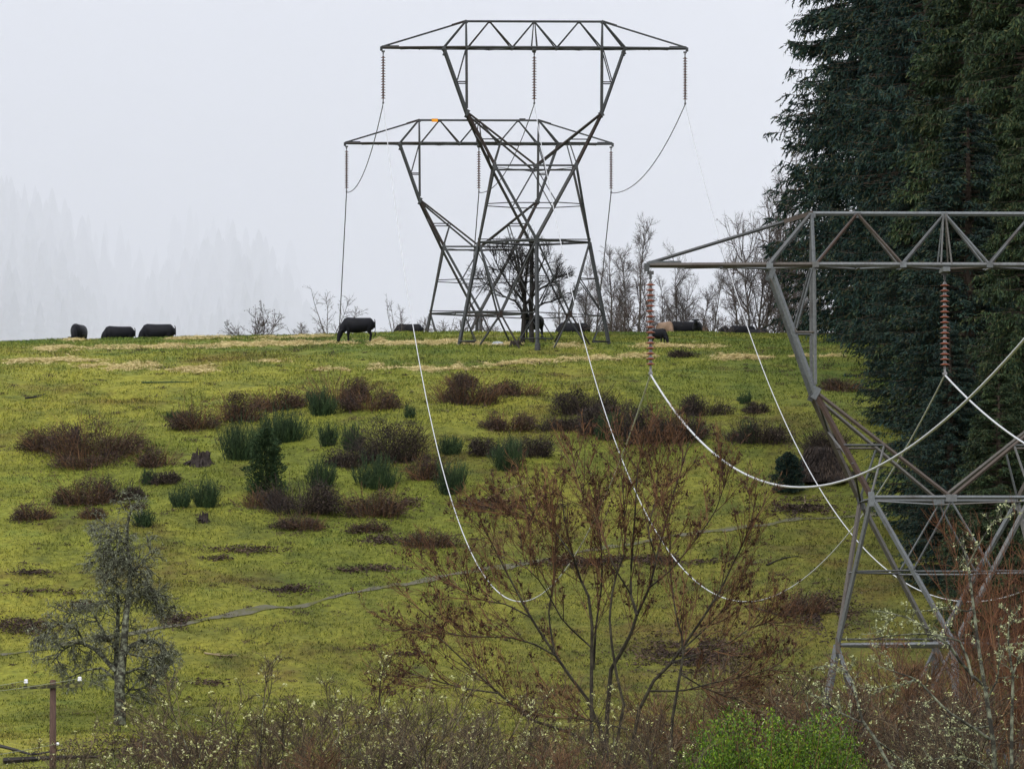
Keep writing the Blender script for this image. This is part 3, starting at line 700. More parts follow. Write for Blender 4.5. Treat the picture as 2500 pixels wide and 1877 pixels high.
def cow_mesh(name, m_, graze=True, stride=0.0):
    b_ = MB()
    ring_loft(b_, [((0.98, 0, 1.10), 0.05, 0.08), ((0.93, 0, 1.06), 0.20, 0.24), ((0.80, 0, 1.02), 0.27, 0.34), ((0.55, 0, 0.98), 0.31, 0.375), ((0.25, 0, 0.95), 0.35, 0.40),
                   ((-0.10, 0, 0.93), 0.36, 0.42), ((-0.40, 0, 0.95), 0.33, 0.415), ((-0.65, 0, 1.0), 0.27, 0.38), ((-0.85, 0, 0.98), 0.18, 0.32), ((-0.95, 0, 1.0), 0.08, 0.14)], 18)
    if graze:
        ring_loft(b_, [((-0.45, 0, 1.04), 0.22, 0.36), ((-0.70, 0, 0.96), 0.19, 0.34), ((-0.90, 0, 0.79), 0.155, 0.265), ((-1.01, 0, 0.61), 0.13, 0.20)], 14)
        ring_loft(b_, [((-0.97, 0, 0.68), 0.10, 0.10), ((-1.06, 0, 0.57), 0.16, 0.17), ((-1.12, 0, 0.41), 0.14, 0.16), ((-1.17, 0, 0.24), 0.10, 0.115), ((-1.19, 0, 0.11), 0.105, 0.105), ((-1.19, 0, 0.03), 0.075, 0.075)], 12)
        ears = [((-1.01, s * 0.13, 0.62), (-0.96, s * 0.33, 0.66)) for s in (-1, 1)]
    else:
        ring_loft(b_, [((-0.60, 0, 1.12), 0.18, 0.28), ((-0.88, 0, 1.20), 0.15, 0.22), ((-1.08, 0, 1.32), 0.12, 0.17), ((-1.20, 0, 1.38), 0.10, 0.13)], 14)
        ring_loft(b_, [((-1.08, 0, 1.44), 0.08, 0.08), ((-1.18, 0, 1.40), 0.125, 0.13), ((-1.34, 0, 1.30), 0.10, 0.11), ((-1.50, 0, 1.19), 0.075, 0.085), ((-1.58, 0, 1.14), 0.06, 0.06)], 12)
        ears = [((-1.12, s * 0.10, 1.44), (-1.08, s * 0.28, 1.42)) for s in (-1, 1)]
    for e in ears:
        b_.tubes([[e[0], ((e[0][0] + e[1][0]) / 2, (e[0][1] + e[1][1]) / 2, e[0][2] + 0.02), e[1]]], [[0.04, 0.065, 0.03]], 6)
    for sx, sy, ph in ((0.72, 1, stride), (0.66, -1, -stride)):     # hind legs: stifle forward, hock back
        ring_loft(b_, [((sx, sy * 0.17, 1.0), 0.13, 0.23), ((sx - 0.04, sy * 0.18, 0.78), 0.115, 0.19), ((sx - 0.02 + ph * 0.3, sy * 0.18, 0.60), 0.08, 0.115), ((sx + 0.09 + ph * 0.6, sy * 0.17, 0.44), 0.055, 0.072),
                       ((sx + 0.06 + ph * 0.9, sy * 0.17, 0.24), 0.042, 0.046), ((sx + 0.04 + ph, sy * 0.17, 0.09), 0.05, 0.055), ((sx + 0.02 + ph, sy * 0.17, 0.0), 0.062, 0.075)], 10)
    for sx, sy, ph in ((-0.56, 1, -stride), (-0.62, -1, stride)):   # fore legs
        ring_loft(b_, [((sx, sy * 0.16, 0.95), 0.10, 0.19), ((sx + 0.02, sy * 0.17, 0.70), 0.085, 0.12), ((sx + ph * 0.5, sy * 0.16, 0.42), 0.055, 0.062), ((sx + ph * 0.8, sy * 0.16, 0.22), 0.042, 0.045),
                       ((sx + ph, sy * 0.16, 0.08), 0.05, 0.055), ((sx - 0.02 + ph, sy * 0.16, 0.0), 0.062, 0.072)], 10)
    b_.tubes([[(0.95, 0, 1.30), (1.02, 0.0, 1.18), (1.04, 0.02, 0.90), (1.03, 0.02, 0.62), (1.03, 0.02, 0.45), (1.03, 0.02, 0.33)]], [[0.035, 0.03, 0.024, 0.024, 0.045, 0.02]], 7)
    for v_ in b_.v: v_[:, 0] *= 0.90
    me = b_.mesh(name, m_)
    o = bpy.data.objects.new('tmp', me); col.objects.link(o)
    md = o.modifiers.new('r', 'REMESH'); md.mode = 'VOXEL'; md.voxel_size = 0.022; md.use_smooth_shade = True
    sm = o.modifiers.new('s', 'SMOOTH'); sm.factor = 0.5; sm.iterations = 3
    dg = bpy.context.evaluated_depsgraph_get(); ev = o.evaluated_get(dg)
    me2 = bpy.data.meshes.new_from_object(ev); me2.name = name
    bpy.data.objects.remove(o); me2.materials.clear(); me2.materials.append(m_)
    for p_ in me2.polygons: p_.use_smooth = True
    return me2
CG = cow_mesh('cow', M['cow']); CW = cow_mesh('cow', M['cow'], True, 0.07); CU = cow_mesh('cow', M['cow'], False)
CT = CG.copy(); CT.materials[0] = M['cow_tan']; CBn = CG.copy(); CBn.materials[0] = M['cow_brown']
def crest_place(px, ytop, h):
    for d in np.arange(509, 545, 0.5):
        x = (px - CX) / F * d; zt = (HY - ytop) / F * d
        if float(G(x, d)) <= zt - h: return Vector((x, d, float(G(x, d))))
    return ground((px - CX) / F * 540, 540)
#      px,  top y, mesh, rz (0 = head to the left), scale, front?, label
COWS = [(191, 791, CG, R(76), 1.12, None, 'black cow seen end-on, farthest left on the skyline', 'cow'),
        (290, 796, CG, R(12), 1.02, None, 'black cow grazing head down, second from the left on the skyline', 'cow'),
        (385, 790, CW, R(-6), 1.10, None, 'black cow grazing on the skyline right of the first two cows', 'cow'),
        (874, 836, CG, R(4), 1.0, 1, 'black cow standing in full view, eating straw with all legs showing', 'cow'),
        (998, 789, CG, R(-14), 0.92, None, 'black cow half hidden by the crest left of the pylon legs', 'cow'),
        (1303, 829, CU, R(62), 1.0, 1, 'black cow facing the viewer under the hilltop pylon', 'cow'),
        (1400, 786, CG, R(4), 1.05, None, 'long backed black cow lying low right behind the pylon leg', 'cow'),
        (1606, 843, CG, R(140), 0.66, 1, 'small black cow grazing towards the right behind an insulator string', 'cow'),
        (1624, 785, CT, R(115), 0.98, None, 'tan cow among black cattle on the skyline', 'cow'),
        (1672, 784, CG, R(8), 1.08, None, 'black cow in the middle of the close skyline bunch beside the tan cow', 'cow'),
        (1703, 783, CU, R(80), 0.78, None, 'black cow end-on at the right end of the skyline bunch', 'cow'),
        (1719, 797, CBn, R(100), 0.8, None, 'brown calf peeping out behind the skyline bunch', 'calf'),
        (1768, 795, CG, R(96), 0.95, None, 'lone black cow end-on between the bunch and the next pair', 'cow'),
        (1813, 794, CG, R(14), 0.95, None, 'black cow with sloping back, left of the pair near the fir trees', 'cow'),
        (1851, 801, CG, R(160), 0.75, None, 'small black calf beside the cow near the fir trees', 'calf'),
        (1958, 796, CG, R(30), 1.0, None, 'black cow seen through the front pylon at the forest edge', 'cow')]
for (px, py, me, rz, s_, front, lab, cat) in COWS:
    p = hit(px, py) if front else crest_place(px, py, 1.36 * s_)
    o = bpy.data.objects.new('cow' if cat == 'cow' else 'calf', me); col.objects.link(o)
    o.location = p; o.rotation_euler = (0, 0, rz); o.scale = (s_,) * 3
    tag(o, lab, cat, 'cattle grazing along the crest')

# ------------------------------------------------------------------ growing things
def wander(rng, p, d, L, n, gn, trop, trop_v=(0, 0, 1)):
    pts = [np.array(p, float)]; d = np.array(d, float); d /= np.linalg.norm(d); tv = np.array(trop_v, float)
    for _ in range(n - 1):
        d = d + rng.normal(0, gn, 3) + tv * trop; d /= np.linalg.norm(d); pts.append(pts[-1] + d * L / (n - 1))
    return np.array(pts)
def side(rng, d, ang):
    r = rng.normal(size=3); w = np.cross(d, r); w /= np.linalg.norm(w) + 1e-9
    return d * math.cos(ang) + w * math.sin(ang)
def sprout(rng, pl, r0, level, spec, out, tmin=None):
    """side branches along the polyline pl; out[level] collects (points, radius start, radius end)"""
    if level >= len(spec): return
    S = spec[level]; n = len(pl) - 1; seg = np.linalg.norm(np.diff(pl, axis=0), axis=1).sum()
    cnt = S['n'] if S['n'] >= 3 else S['n'] * seg
    cnt = max(1, int(cnt * rng.uniform(0.75, 1.25)))
    t0 = S.get('t0', 0.2) if tmin is None else tmin
    for t in np.sort(rng.uniform(t0, 1.0, cnt)):
        i = min(n - 1, int(t * n)); f = t * n - i; p = pl[i] * (1 - f) + pl[i + 1] * f
        d = pl[i + 1] - pl[i]; d /= np.linalg.norm(d) + 1e-9
        L = S['L'] * rng.uniform(0.55, 1.25) * (1.15 - S.get('tap', 0.5) * t)
        r = S['r'] * rng.uniform(0.8, 1.15)
        q_ = wander(rng, p, side(rng, d, R(rng.normal(S['a'], 10))), L, S.get('k', 5), S.get('g', 0.12), S.get('up', 0.05), S.get('tv', (0, 0, 1)))
        out.setdefault(level, []).append((q_, r, r * 0.35))
        sprout(rng, q_, r, level + 1, spec, out)
def emit(mb_, items, k):
    by = {}
    for q_, a, b_ in items: by.setdefault(len(q_), []).append((q_, a, b_))
    for n, L in by.items():
        pts = np.array([x[0] for x in L]); tt = np.linspace(0, 1, n)
        rad = np.array([x[1] for x in L])[:, None] * (1 - tt) + np.array([x[2] for x in L])[:, None] * tt
        mb_.tubes(pts, rad, k)
def tips(items, rng, per, spread=0.04, t0=0.3):
    pts = []
    for q_, _, _ in items:
        n = rng.poisson(per)
        for _ in range(n):
            t = rng.uniform(t0, 1) * (len(q_) - 1); i = min(len(q_) - 2, int(t)); pts.append(q_[i] + (q_[i + 1] - q_[i]) * (t - i))
    pts = np.array(pts).reshape(-1, 3); return pts + rng.normal(0, spread, pts.shape)
def limb(pxs, d, wob=0.0, rng=None, n=9):
    """a limb traced through the photograph, given its own wandering depth"""
    a = np.array(pxs, float); t = np.linspace(0, 1, len(a)); tt = np.linspace(0, 1, n)
    x = np.interp(tt, t, a[:, 0]); y = np.interp(tt, t, a[:, 1])
    off = np.cumsum(rng.normal(0, wob, n)) if rng is not None else np.zeros(n)
    off -= off[0]; dd = d + off
    return np.stack([(x - CX) / F * dd, dd, (HY - y) / F * dd], 1)

# --- bare trees along the crest (bases mostly behind it)
def bare_mesh(seed, H, spread, spec, trunks=1, lean=0.06, r=0.11, wig=0.05, tmat='bark', cmat='twig_grey', k0=5, seeds=0, t0=0.15):
    rg = np.random.RandomState(seed); tr = []; out = {}
    for i in range(trunks):
        d = np.array([rg.normal(0, lean), rg.normal(0, lean), 1.0])
        h = H * (1 if i == 0 else rg.uniform(0.6, 0.95))
        pl = wander(rg, (rg.normal(0, 0.15) if trunks > 1 else 0, rg.normal(0, 0.15) if trunks > 1 else 0, -0.5), d, h + 0.5, 10, wig, 0.02)
        tr.append((pl, r * h / H, 0.012)); sprout(rg, pl, r, 0, spec, out, t0)
    a = MB(); emit(a, tr, k0); b_ = MB()
    for lv, it in out.items(): emit(b_, it, 4 if lv == 0 else 3)
    res = [('trunk', a.mesh('trunk', M[tmat])), ('crown', b_.mesh('crown', M[cmat]))]
    if seeds:
        last = out[max(out)]; c = tips(last, rg, seeds, 0.03); s_ = MB(); s_.cards(c, rg.normal(0, 1, c.shape), 0.06, 0.045, rg)
        res.append(('dead_leaves', s_.mesh('dead_leaves', M['seed'])))
    return res
def plant(name, parts, loc, label, cat, rz=0.0, s=1.0, grp=None):
    t = thing(name, label, cat, loc, rz, grp, s)
    for n, me in parts: part(n, me, t)
    return t
SP_BIRCH = [dict(n=34, L=1.9, r=0.026, a=42, g=0.09, up=0.10, t0=0.2, tap=0.75, k=6), dict(n=9, L=0.75, r=0.012, a=38, g=0.14, up=0.05, k=4), dict(n=5, L=0.34, r=0.008, a=36, g=0.15, up=0.02, k=3)]
SP_WIDE = [dict(n=26, L=3.2, r=0.045, a=52, g=0.12, up=0.07, t0=0.2, tap=0.55, k=7), dict(n=11, L=1.3, r=0.018, a=42, g=0.16, up=0.04, k=5), dict(n=7, L=0.5, r=0.009, a=40, g=0.18, up=0.02, k=3)]
SP_BUSH = [dict(n=9, L=0.8, r=0.014, a=38, g=0.15, up=0.05, t0=0.25, k=5), dict(n=6, L=0.36, r=0.008, a=40, g=0.2, up=0.02, k=3)]
birch1 = bare_mesh(11, 7.0, 1, SP_BIRCH); birch2 = bare_mesh(12, 7.0, 1, SP_BIRCH, trunks=2, lean=0.10); birch3 = bare_mesh(13, 7.0, 1, SP_BIRCH, lean=0.12, wig=0.08)
wide1 = bare_mesh(14, 7.0, 1, SP_WIDE, trunks=3, lean=0.28, r=0.13); wide2 = bare_mesh(15, 7.0, 1, SP_WIDE, trunks=2, lean=0.2)
bush1 = bare_mesh(16, 1.7, 1, SP_BUSH, trunks=11, lean=0.55, r=0.022, wig=0.12, seeds=1); bush2 = bare_mesh(17, 1.7, 1, SP_BUSH, trunks=8, lean=0.4, r=0.022, wig=0.1, seeds=0.6)
sap1 = bare_mesh(18, 4.0, 1, [dict(n=16, L=1.0, r=0.016, a=45, g=0.15, up=0.06, t0=0.15, k=5), dict(n=6, L=0.42, r=0.009, a=40, g=0.2, up=0.0, k=4)], trunks=4, lean=0.32, r=0.045, wig=0.1, seeds=0.8)
def tree_back(parts, baseH, px, top, d, name, label, cat='tree', rz=0.0, sx=1.0, grp='bare trees behind the crest'):
    x = (px - CX) / F * d; z = float(G(x, d)); H = (HY - top) / F * d - z; s_ = H / baseH
    return plant(name, parts, (x, d, z), label, cat, rz, (s_ * sx, s_ * sx, s_), grp)
tree_back(bush1, 1.6, 625, 760, 517, 'bare_bush', 'bare twiggy bush alone on the skyline left of centre', 'bush', 0.3, 1.2)
tree_back(sap1, 3.9, 812, 690, 517, 'sapling', 'sparse multi-stemmed sapling on the skyline above the standing cow', 'tree', 1.0, 1.0)
tree_back(bush2, 1.6, 735, 792, 518, 'bare_bush', 'low bare bush at the foot of the sparse sapling', 'bush', 1.2, 1.4)
tree_back(sap1, 3.9, 972, 715, 520, 'sapling', 'small twiggy tree behind the cow left of the pylon', 'tree', 2.6, 0.8)
tree_back(bush2, 1.6, 1030, 782, 522, 'bare_bush', 'thin scrub between the small twiggy tree and the pylon', 'bush', 0.4, 1.1)
tree_back(bush1, 1.6, 1130, 770, 524, 'bare_bush', 'low scrub showing through the left pylon legs', 'bush', 2.0, 1.2)
tree_back(birch3, 6.9, 1372, 645, 526, 'bare_tree', 'faint slender tree just right of the pylon centre column', 'tree', 0.5, 0.8)
tree_back(birch2, 6.9, 1440, 660, 528, 'bare_tree', 'bare twin-stemmed tree crossing the right pylon leg', 'tree', 1.4, 0.9)
tree_back(birch2, 6.9, 1496, 615, 524, 'bare_tree', 'dense bare tree directly right of the pylon', 'tree', 3.0, 0.95)
tree_back(birch1, 6.9, 1556, 545, 524, 'bare_tree', 'tallest slender bare tree between pylon and front crossarm', 'tree', 0.0, 0.72)
tree_back(bush1, 1.6, 1500, 730, 520, 'bare_bush', 'thicket of bare scrub under the dense bare tree', 'bush', 0.9, 0.8)
tree_back(wide2, 6.9, 1655, 640, 528, 'bare_tree', 'leaning forked bare tree behind the tan cow', 'tree', 0.8, 0.6)
tree_back(birch3, 6.9, 1600, 650, 530, 'bare_tree', 'bare tree close behind the left insulator string of the front pylon', 'tree', 2.2, 0.9)
tree_back(birch1, 6.9, 1738, 655, 522, 'bare_tree', 'slim isolated bare tree under the front crossarm', 'tree', 1.9, 0.8)
tree_back(wide1, 6.9, 1850, 500, 526, 'bare_tree', 'broad spreading bare tree at the edge of the firs', 'tree', 0.2, 0.62)
tree_back(wide2, 6.9, 1905, 400, 534, 'bare_tree', 'high bare limbs reaching out left of the fir trees', 'tree', 2.4, 0.42)
tree_back(wide1, 6.9, 1975, 690, 520, 'bare_tree', 'reddish scrubby tree under the fir skirts on the crest', 'tree', 1.2, 0.9)
tree_back(birch3, 6.9, 1418, 655, 531, 'bare_tree', 'thin bare tree half hidden by the right pylon leg', 'tree', 4.0, 0.8)
tree_back(birch1, 6.9, 1528, 610, 533, 'bare_tree', 'bare tree squeezed between the dense one and the tallest slender one', 'tree', 2.9, 0.9)
tree_back(birch2, 6.9, 1635, 690, 534, 'bare_tree', 'low bare tree between the insulator string and the leaning forked tree', 'tree', 5.0, 0.8)
tree_back(birch1, 6.9, 1697, 700, 532, 'bare_tree', 'small bare tree left of the slim isolated tree', 'tree', 0.9, 1.0)
tree_back(birch3, 6.9, 1795, 640, 534, 'bare_tree', 'bare tree right of the slim isolated tree, under the crossarm', 'tree', 3.3, 1.0)
tree_back(birch2, 6.9, 1930, 620, 536, 'bare_tree', 'bare tree between the front pylon arm and the firs', 'tree', 1.1, 1.0)
tree_back(bush1, 1.6, 1760, 765, 521, 'bare_bush', 'bare scrub at the foot of the slim isolated tree', 'bush', 4.1, 1.2)
tree_back(bush1, 1.6, 1585, 760, 523, 'bare_bush', 'bare scrub left of the tan cow', 'bush', 5.1, 1.3)
tree_back(bush2, 1.6, 1900, 745, 518, 'bare_bush', 'bare scrub right of the calf near the firs', 'bush', 0.2, 1.0)

# dark spreading tree growing inside the hilltop pylon
rg = np.random.RandomState(31); D0 = 487.0
lim = [limb(p, D0, 0.25, rg) for p in ([(1276, 836), (1278, 790), (1281, 740), (1283, 690), (1290, 640), (1296, 605)], [(1300, 836), (1297, 780), (1293, 730), (1305, 690), (1320, 650), (1335, 620)],
        [(1281, 740), (1262, 715), (1240, 690), (1218, 655), (1205, 625)], [(1279, 765), (1258, 735), (1228, 722), (1200, 700), (1180, 690)], [(1293, 730), (1318, 705), (1345, 690), (1372, 668)],
        [(1283, 700), (1268, 670), (1250, 640), (1240, 610)], [(1279, 750), (1300, 720), (1310, 680), (1312, 640), (1308, 612)], [(1297, 760), (1325, 740), (1352, 735), (1385, 715)],
        [(1280, 730), (1270, 690), (1275, 650), (1268, 615)])]
out = {}; spec = [dict(n=13, L=1.3, r=0.028, a=36, g=0.12, up=0.08, k=6), dict(n=8, L=0.65, r=0.015, a=36, g=0.15, up=0.05, k=4), dict(n=5, L=0.3, r=0.010, a=36, g=0.18, up=0.02, k=3)]
for l in lim: sprout(rg, l, 0.05, 0, spec, out)
t = thing('bare_tree', 'dark spreading bare tree growing between the legs of the hilltop pylon', 'tree', tuple(ground(*lim[0][0][:2])))
base = np.array(t.location)
a = MB(); emit(a, [(l - base, (0.15, 0.13)[i] if i < 2 else 0.075, 0.022) for i, l in enumerate(lim)], 6); a.build('trunk', M['bark_dark'], t)
a = MB()
for lv, it in out.items(): emit(a, [(q_ - base, x, y) for q_, x, y in it], 3)
a.build('crown', M['bark_dark'], t)

# --- conifers
def fir_mesh(seed, H, Rr, mname, dens=1.0):
    rg = np.random.RandomState(seed)
    hs = np.arange(0.6, H - 0.3, 0.46); br = []
    for h in hs:
        u = h / H; Rh = Rr * (1 - u) ** 0.55 * (0.80 + 0.20 * min(1, u * 6))
        h0 = h
        for _ in range(11 if u < 0.8 else 8):
            h = h0 + rg.normal(0, 0.07)
            az = rg.uniform(0, 2 * math.pi); L = Rh * rg.uniform(0.72, 1.06)
            if rg.rand() < 0.06: L *= 1.14
            br.append((h, az, L))
    br = np.array(br); B = len(br); n = 8; uu = np.linspace(0, 1, n)
    rad = br[:, 2:3] * uu; droop = rg.uniform(0.16, 0.42, (B, 1)) * br[:, 2:3]
    z = br[:, :1] + br[:, 2:3] * 0.16 * uu - droop * uu ** 1.7 + 0.10 * br[:, 2:3] * uu ** 6
    az = br[:, 1:2] + rg.normal(0, 0.05, (B, 1)) * uu
    pts = np.stack([rad * np.cos(az), rad * np.sin(az), z], -1)
    wood = MB().tubes(pts, np.linspace(0.045, 0.012, n)[None] * np.ones((B, 1)), 3)
    # hanging sprays along every branch
    c = []; dd = []
    per = int(36 * dens)
    for k in range(per):
        t = rg.uniform(0.22, 1.0, B) ** 0.8 * (n - 1); i = np.minimum(n - 2, t.astype(int)); f = (t - i)[:, None]
        p = pts[np.arange(B), i] * (1 - f) + pts[np.arange(B), i + 1] * f
        along = pts[np.arange(B), i + 1] - pts[np.arange(B), i]; along /= np.linalg.norm(along, axis=1, keepdims=True) + 1e-9
        sd = np.cross(along, [0, 0, 1.0]) * rg.choice([-1, 1], B)[:, None]
        dr = along * rg.uniform(0.3, 1.0, (B, 1)) + sd * rg.uniform(0.1, 1.0, (B, 1)) + np.array([0, 0, -1]) * rg.uniform(0.0, 1.5, (B, 1))
        dr /= np.linalg.norm(dr, axis=1, keepdims=True); SL = (0.28 + 0.45 * rg.rand(B))[:, None] * np.clip(br[:, 2:3] / 3, 0.45, 1.1)
        for j in range(5):
            g = (j + 0.6) / 5; cc = p + dr * SL * g + np.array([0, 0, -0.10]) * SL * g * g
            e = dr + rg.normal(0, 0.45, (B, 3)) + np.array([0, 0, -0.25]); c.append(cc); dd.append(e)
    c = np.concatenate(c); dd = np.concatenate(dd); N = len(c)
    cr = MB().cards(c, dd, 0.20 + 0.20 * rg.rand(N), 0.052 + 0.045 * rg.rand(N), rg)
    tr = MB().tubes(np.array([[(0, 0, -1.0), (0.05, 0, H * 0.4), (0, 0.05, H * 0.75), (0, 0, H)]]), np.array([[0.48, 0.32, 0.17, 0.02]]), 10)
    return [('trunk', tr.mesh('trunk', M['bark_fir'], True)), ('branches', wood.mesh('branches', M['bark_fir'])), ('crown', cr.mesh('crown', M[mname]))]
firA = fir_mesh(41, 34, 5.4, 'conifer'); firB = fir_mesh(42, 34, 5.6, 'conifer'); firC = fir_mesh(43, 30, 5.2, 'conifer_olive', 1.1)
FIRS = [(2112, 506, firA, 1.14, 0.0, 'tall dark fir at the left edge of the forest, outlined against the sky'),
        (2235, 520, firB, 1.15, 1.0, 'dark fir rising just right of the leftmost fir'),
        (2192, 490, firB, 1.05, 2.2, 'dark fir standing over the crest behind the front pylon crossarm'),
        (2350, 500, firA, 1.20, 3.1, 'tall dark fir deep in the middle of the forest'),
        (2268, 468, firA, 1.0, 4.4, 'dark fir with low skirts beside the grassy slope'),
        (2440, 476, firB, 1.15, 5.2, 'large dark fir near the right photo edge, upper row'),
        (2540, 498, firA, 1.15, 0.7, 'dark fir partly cut off by the right photo edge, farthest back'),
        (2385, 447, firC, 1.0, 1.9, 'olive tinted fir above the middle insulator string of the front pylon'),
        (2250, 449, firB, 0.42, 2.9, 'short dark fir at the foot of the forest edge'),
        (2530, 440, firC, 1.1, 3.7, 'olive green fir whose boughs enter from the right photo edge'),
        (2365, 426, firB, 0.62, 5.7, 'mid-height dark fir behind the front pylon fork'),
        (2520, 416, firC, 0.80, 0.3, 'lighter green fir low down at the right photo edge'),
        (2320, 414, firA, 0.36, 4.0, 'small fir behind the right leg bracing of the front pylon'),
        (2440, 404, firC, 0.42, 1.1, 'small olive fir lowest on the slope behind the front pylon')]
for (px, d, parts, s_, rz, lab) in FIRS:
    x = (px - CX) / F * d
    plant('fir_tree', parts, (x, d, float(G(x, d)) - 0.2), lab, 'fir tree', rz, (s_, s_, s_) if s_ > 0.7 else (s_ * 1.5, s_ * 1.5, s_), 'firs of the dark forest on the right')

# --- shrubs on the hill face
def dome(rg, w, h, n, mname, stems=60, leaf=(0.05, 0.12), squat=1.0):
    """mound of dead fern or bare bramble: arching stems and small ragged leaves through the volume"""
    a = MB(); its = []
    for _ in range(stems):
        an = rg.uniform(0, 2 * math.pi); r_ = math.sqrt(rg.rand()) * 0.42
        p = np.array([math.cos(an) * r_ * w, math.sin(an) * r_ * w * 0.7, -0.12])
        dr = np.array([math.cos(an) * 0.8, math.sin(an) * 0.8, 1.2 + rg.rand()]) + rg.normal(0, 0.3, 3)
        L = h * rg.uniform(0.7, 1.6) * (1.1 - r_); its.append((wander(rg, p, dr, max(0.15, L), 5, 0.16, -0.10), 0.013, 0.006))
    emit(a, its, 3)
    b_ = MB(); cs = []
    nl = int(3 + w * 1.6)
    for l in range(nl):
        lx = rg.uniform(-0.42, 0.42) * w; ly = rg.uniform(-0.25, 0.25) * w; lr = w * rg.uniform(0.13, 0.30) + 0.12; lh = h * rg.uniform(0.45, 1.12) * (1 - 0.5 * abs(lx) / w)
        k = int(n / nl * 1.25); an = rg.uniform(0, 2 * math.pi, k); r_ = np.sqrt(rg.rand(k)) * (0.85 + 0.5 * vnoise(an * 1.3 + l * 7, an * 0, 0.7, 52))
        z = lh * np.clip(1 - np.clip(r_, 0, 1) ** 2.4, 0.04, 1) ** 0.6 * (1 - rg.rand(k) ** 1.5 * 0.97)
        cs.append(np.stack([lx + np.cos(an) * r_ * lr, ly + np.sin(an) * r_ * lr * 0.8, z], 1))
    c = np.concatenate(cs); k = len(c); c = c + rg.normal(0, 0.06, (k, 3))
    d = rg.normal(0, 1, (k, 3)); d[:, 2] = np.abs(d[:, 2]) * 0.9
    b_.cards(c, d, leaf[0] + (leaf[1] - leaf[0]) * 1.6 * rg.rand(k), 0.018 + 0.03 * rg.rand(k), rg)
    return [('stems', a.mesh('stems', M['twig_brown' if mname == 'bracken' else 'bramble'])), ('foliage', b_.mesh('foliage', M[mname]))]
def broom(rg, w, h, n, mname='broom'):
    a = MB(); its = []; tip = []
    for _ in range(n):
        an = rg.uniform(0, 2 * math.pi); r_ = math.sqrt(rg.rand()); lean = r_ * 0.62
        p = np.array([math.cos(an) * r_ * w * 0.20 + rg.normal(0, w * 0.08), math.sin(an) * r_ * w * 0.2, -0.1])
        L = h * rg.uniform(0.35, 1.25) * (1.05 - 0.45 * r_ ** 2)
        q_ = wander(rg, p, (math.cos(an) * lean, math.sin(an) * lean, 1), L, 5, 0.05, 0.02); its.append((q_, 0.016, 0.007))
        for _k in range(5):
            t = rg.randint(1, 4); dr = np.array([rg.normal(0, 0.3), rg.normal(0, 0.3), 1.0]); its.append((wander(rg, q_[t], dr, L * 0.38, 5, 0.05, 0.03), 0.010, 0.005))
    emit(a, its, 3)
    c = tips(its, rg, 4.0, 0.05, 0.05); b_ = MB(); d = rg.normal(0, 0.4, c.shape); d[:, 2] += 1
    b_.cards(c, d, 0.09, 0.022, rg)
    return [('stems', a.mesh('stems', M[mname])), ('foliage', b_.mesh('foliage', M[mname]))]
def cone_bush(rg, w, h, n, mname):
    a = MB().tubes(np.array([[(0, 0, -0.2), (0.02, 0, h * 0.5), (0, 0, h * 0.95)]]), np.array([[0.06, 0.04, 0.01]]), 6)
    z = rg.rand(n); z = z ** 0.9; an = rg.uniform(0, 2 * math.pi, n)
    prof = np.interp(z, [0, 0.12, 0.45, 0.8, 1.0], [0.55, 0.95, 1.0, 0.68, 0.12]) * w / 2
    lump = 0.85 + 1.1 * vnoise(an * 1.2 + 9, z * 6, 0.6, 61) + 0.35 * vnoise(an * 3, z * 20, 0.8, 62)
    r_ = prof * lump * (1 - 0.5 * rg.rand(n) ** 2.2)
    c = np.stack([np.cos(an) * r_, np.sin(an) * r_, z * h], 1); d = np.stack([np.cos(an), np.sin(an), rg.uniform(0.0, 1.4, n)], 1) + rg.normal(0, 0.4, (n, 3))
    b_ = MB().cards(c, d, 0.07 + 0.08 * rg.rand(n), 0.035 + 0.03 * rg.rand(n), rg)
    return [('trunk', a.mesh('trunk', M['bark_dark'])), ('crown', b_.mesh('crown', M[mname]))]
nm_ = {'b': ('bracken_clump', 'bracken'), 'm': ('bramble_bush', 'bramble'), 'g': ('broom_shrub', 'shrub'), 'w': ('weed_tuft', 'weeds')}
for i, (px, py, w, h, kd, lab) in enumerate(SHRUBS):
    rg = np.random.RandomState(500 + i); p = hit(px, py); ppm = F / p.y; W = w / ppm; H = h / ppm
    if kd == 'g': parts = broom(rg, W * 1.1, H, int(40 + 60 * W))
    else: parts = dome(rg, W * 1.18, H * 1.22, 700 + 1500 * W * H, 'bracken' if kd == 'b' else 'bramble', int(30 + 60 * W))
    plant(nm_[kd][0], parts, p, lab, nm_[kd][1], grp='shrubs on the hill face')
rg = np.random.RandomState(77)
p = hit(650, 1212); plant('cone_bush', cone_bush(rg, 1.75, 3.25, 15000, 'holly'), p, 'dark evergreen cone-shaped bush standing alone in the centre-left scrub', 'bush')
p = hit(1926, 1203); plant('young_fir', cone_bush(rg, 1.45, 1.95, 9000, 'conifer'), p, 'small dark young fir below the bottom of the bright sagging cable', 'fir tree')

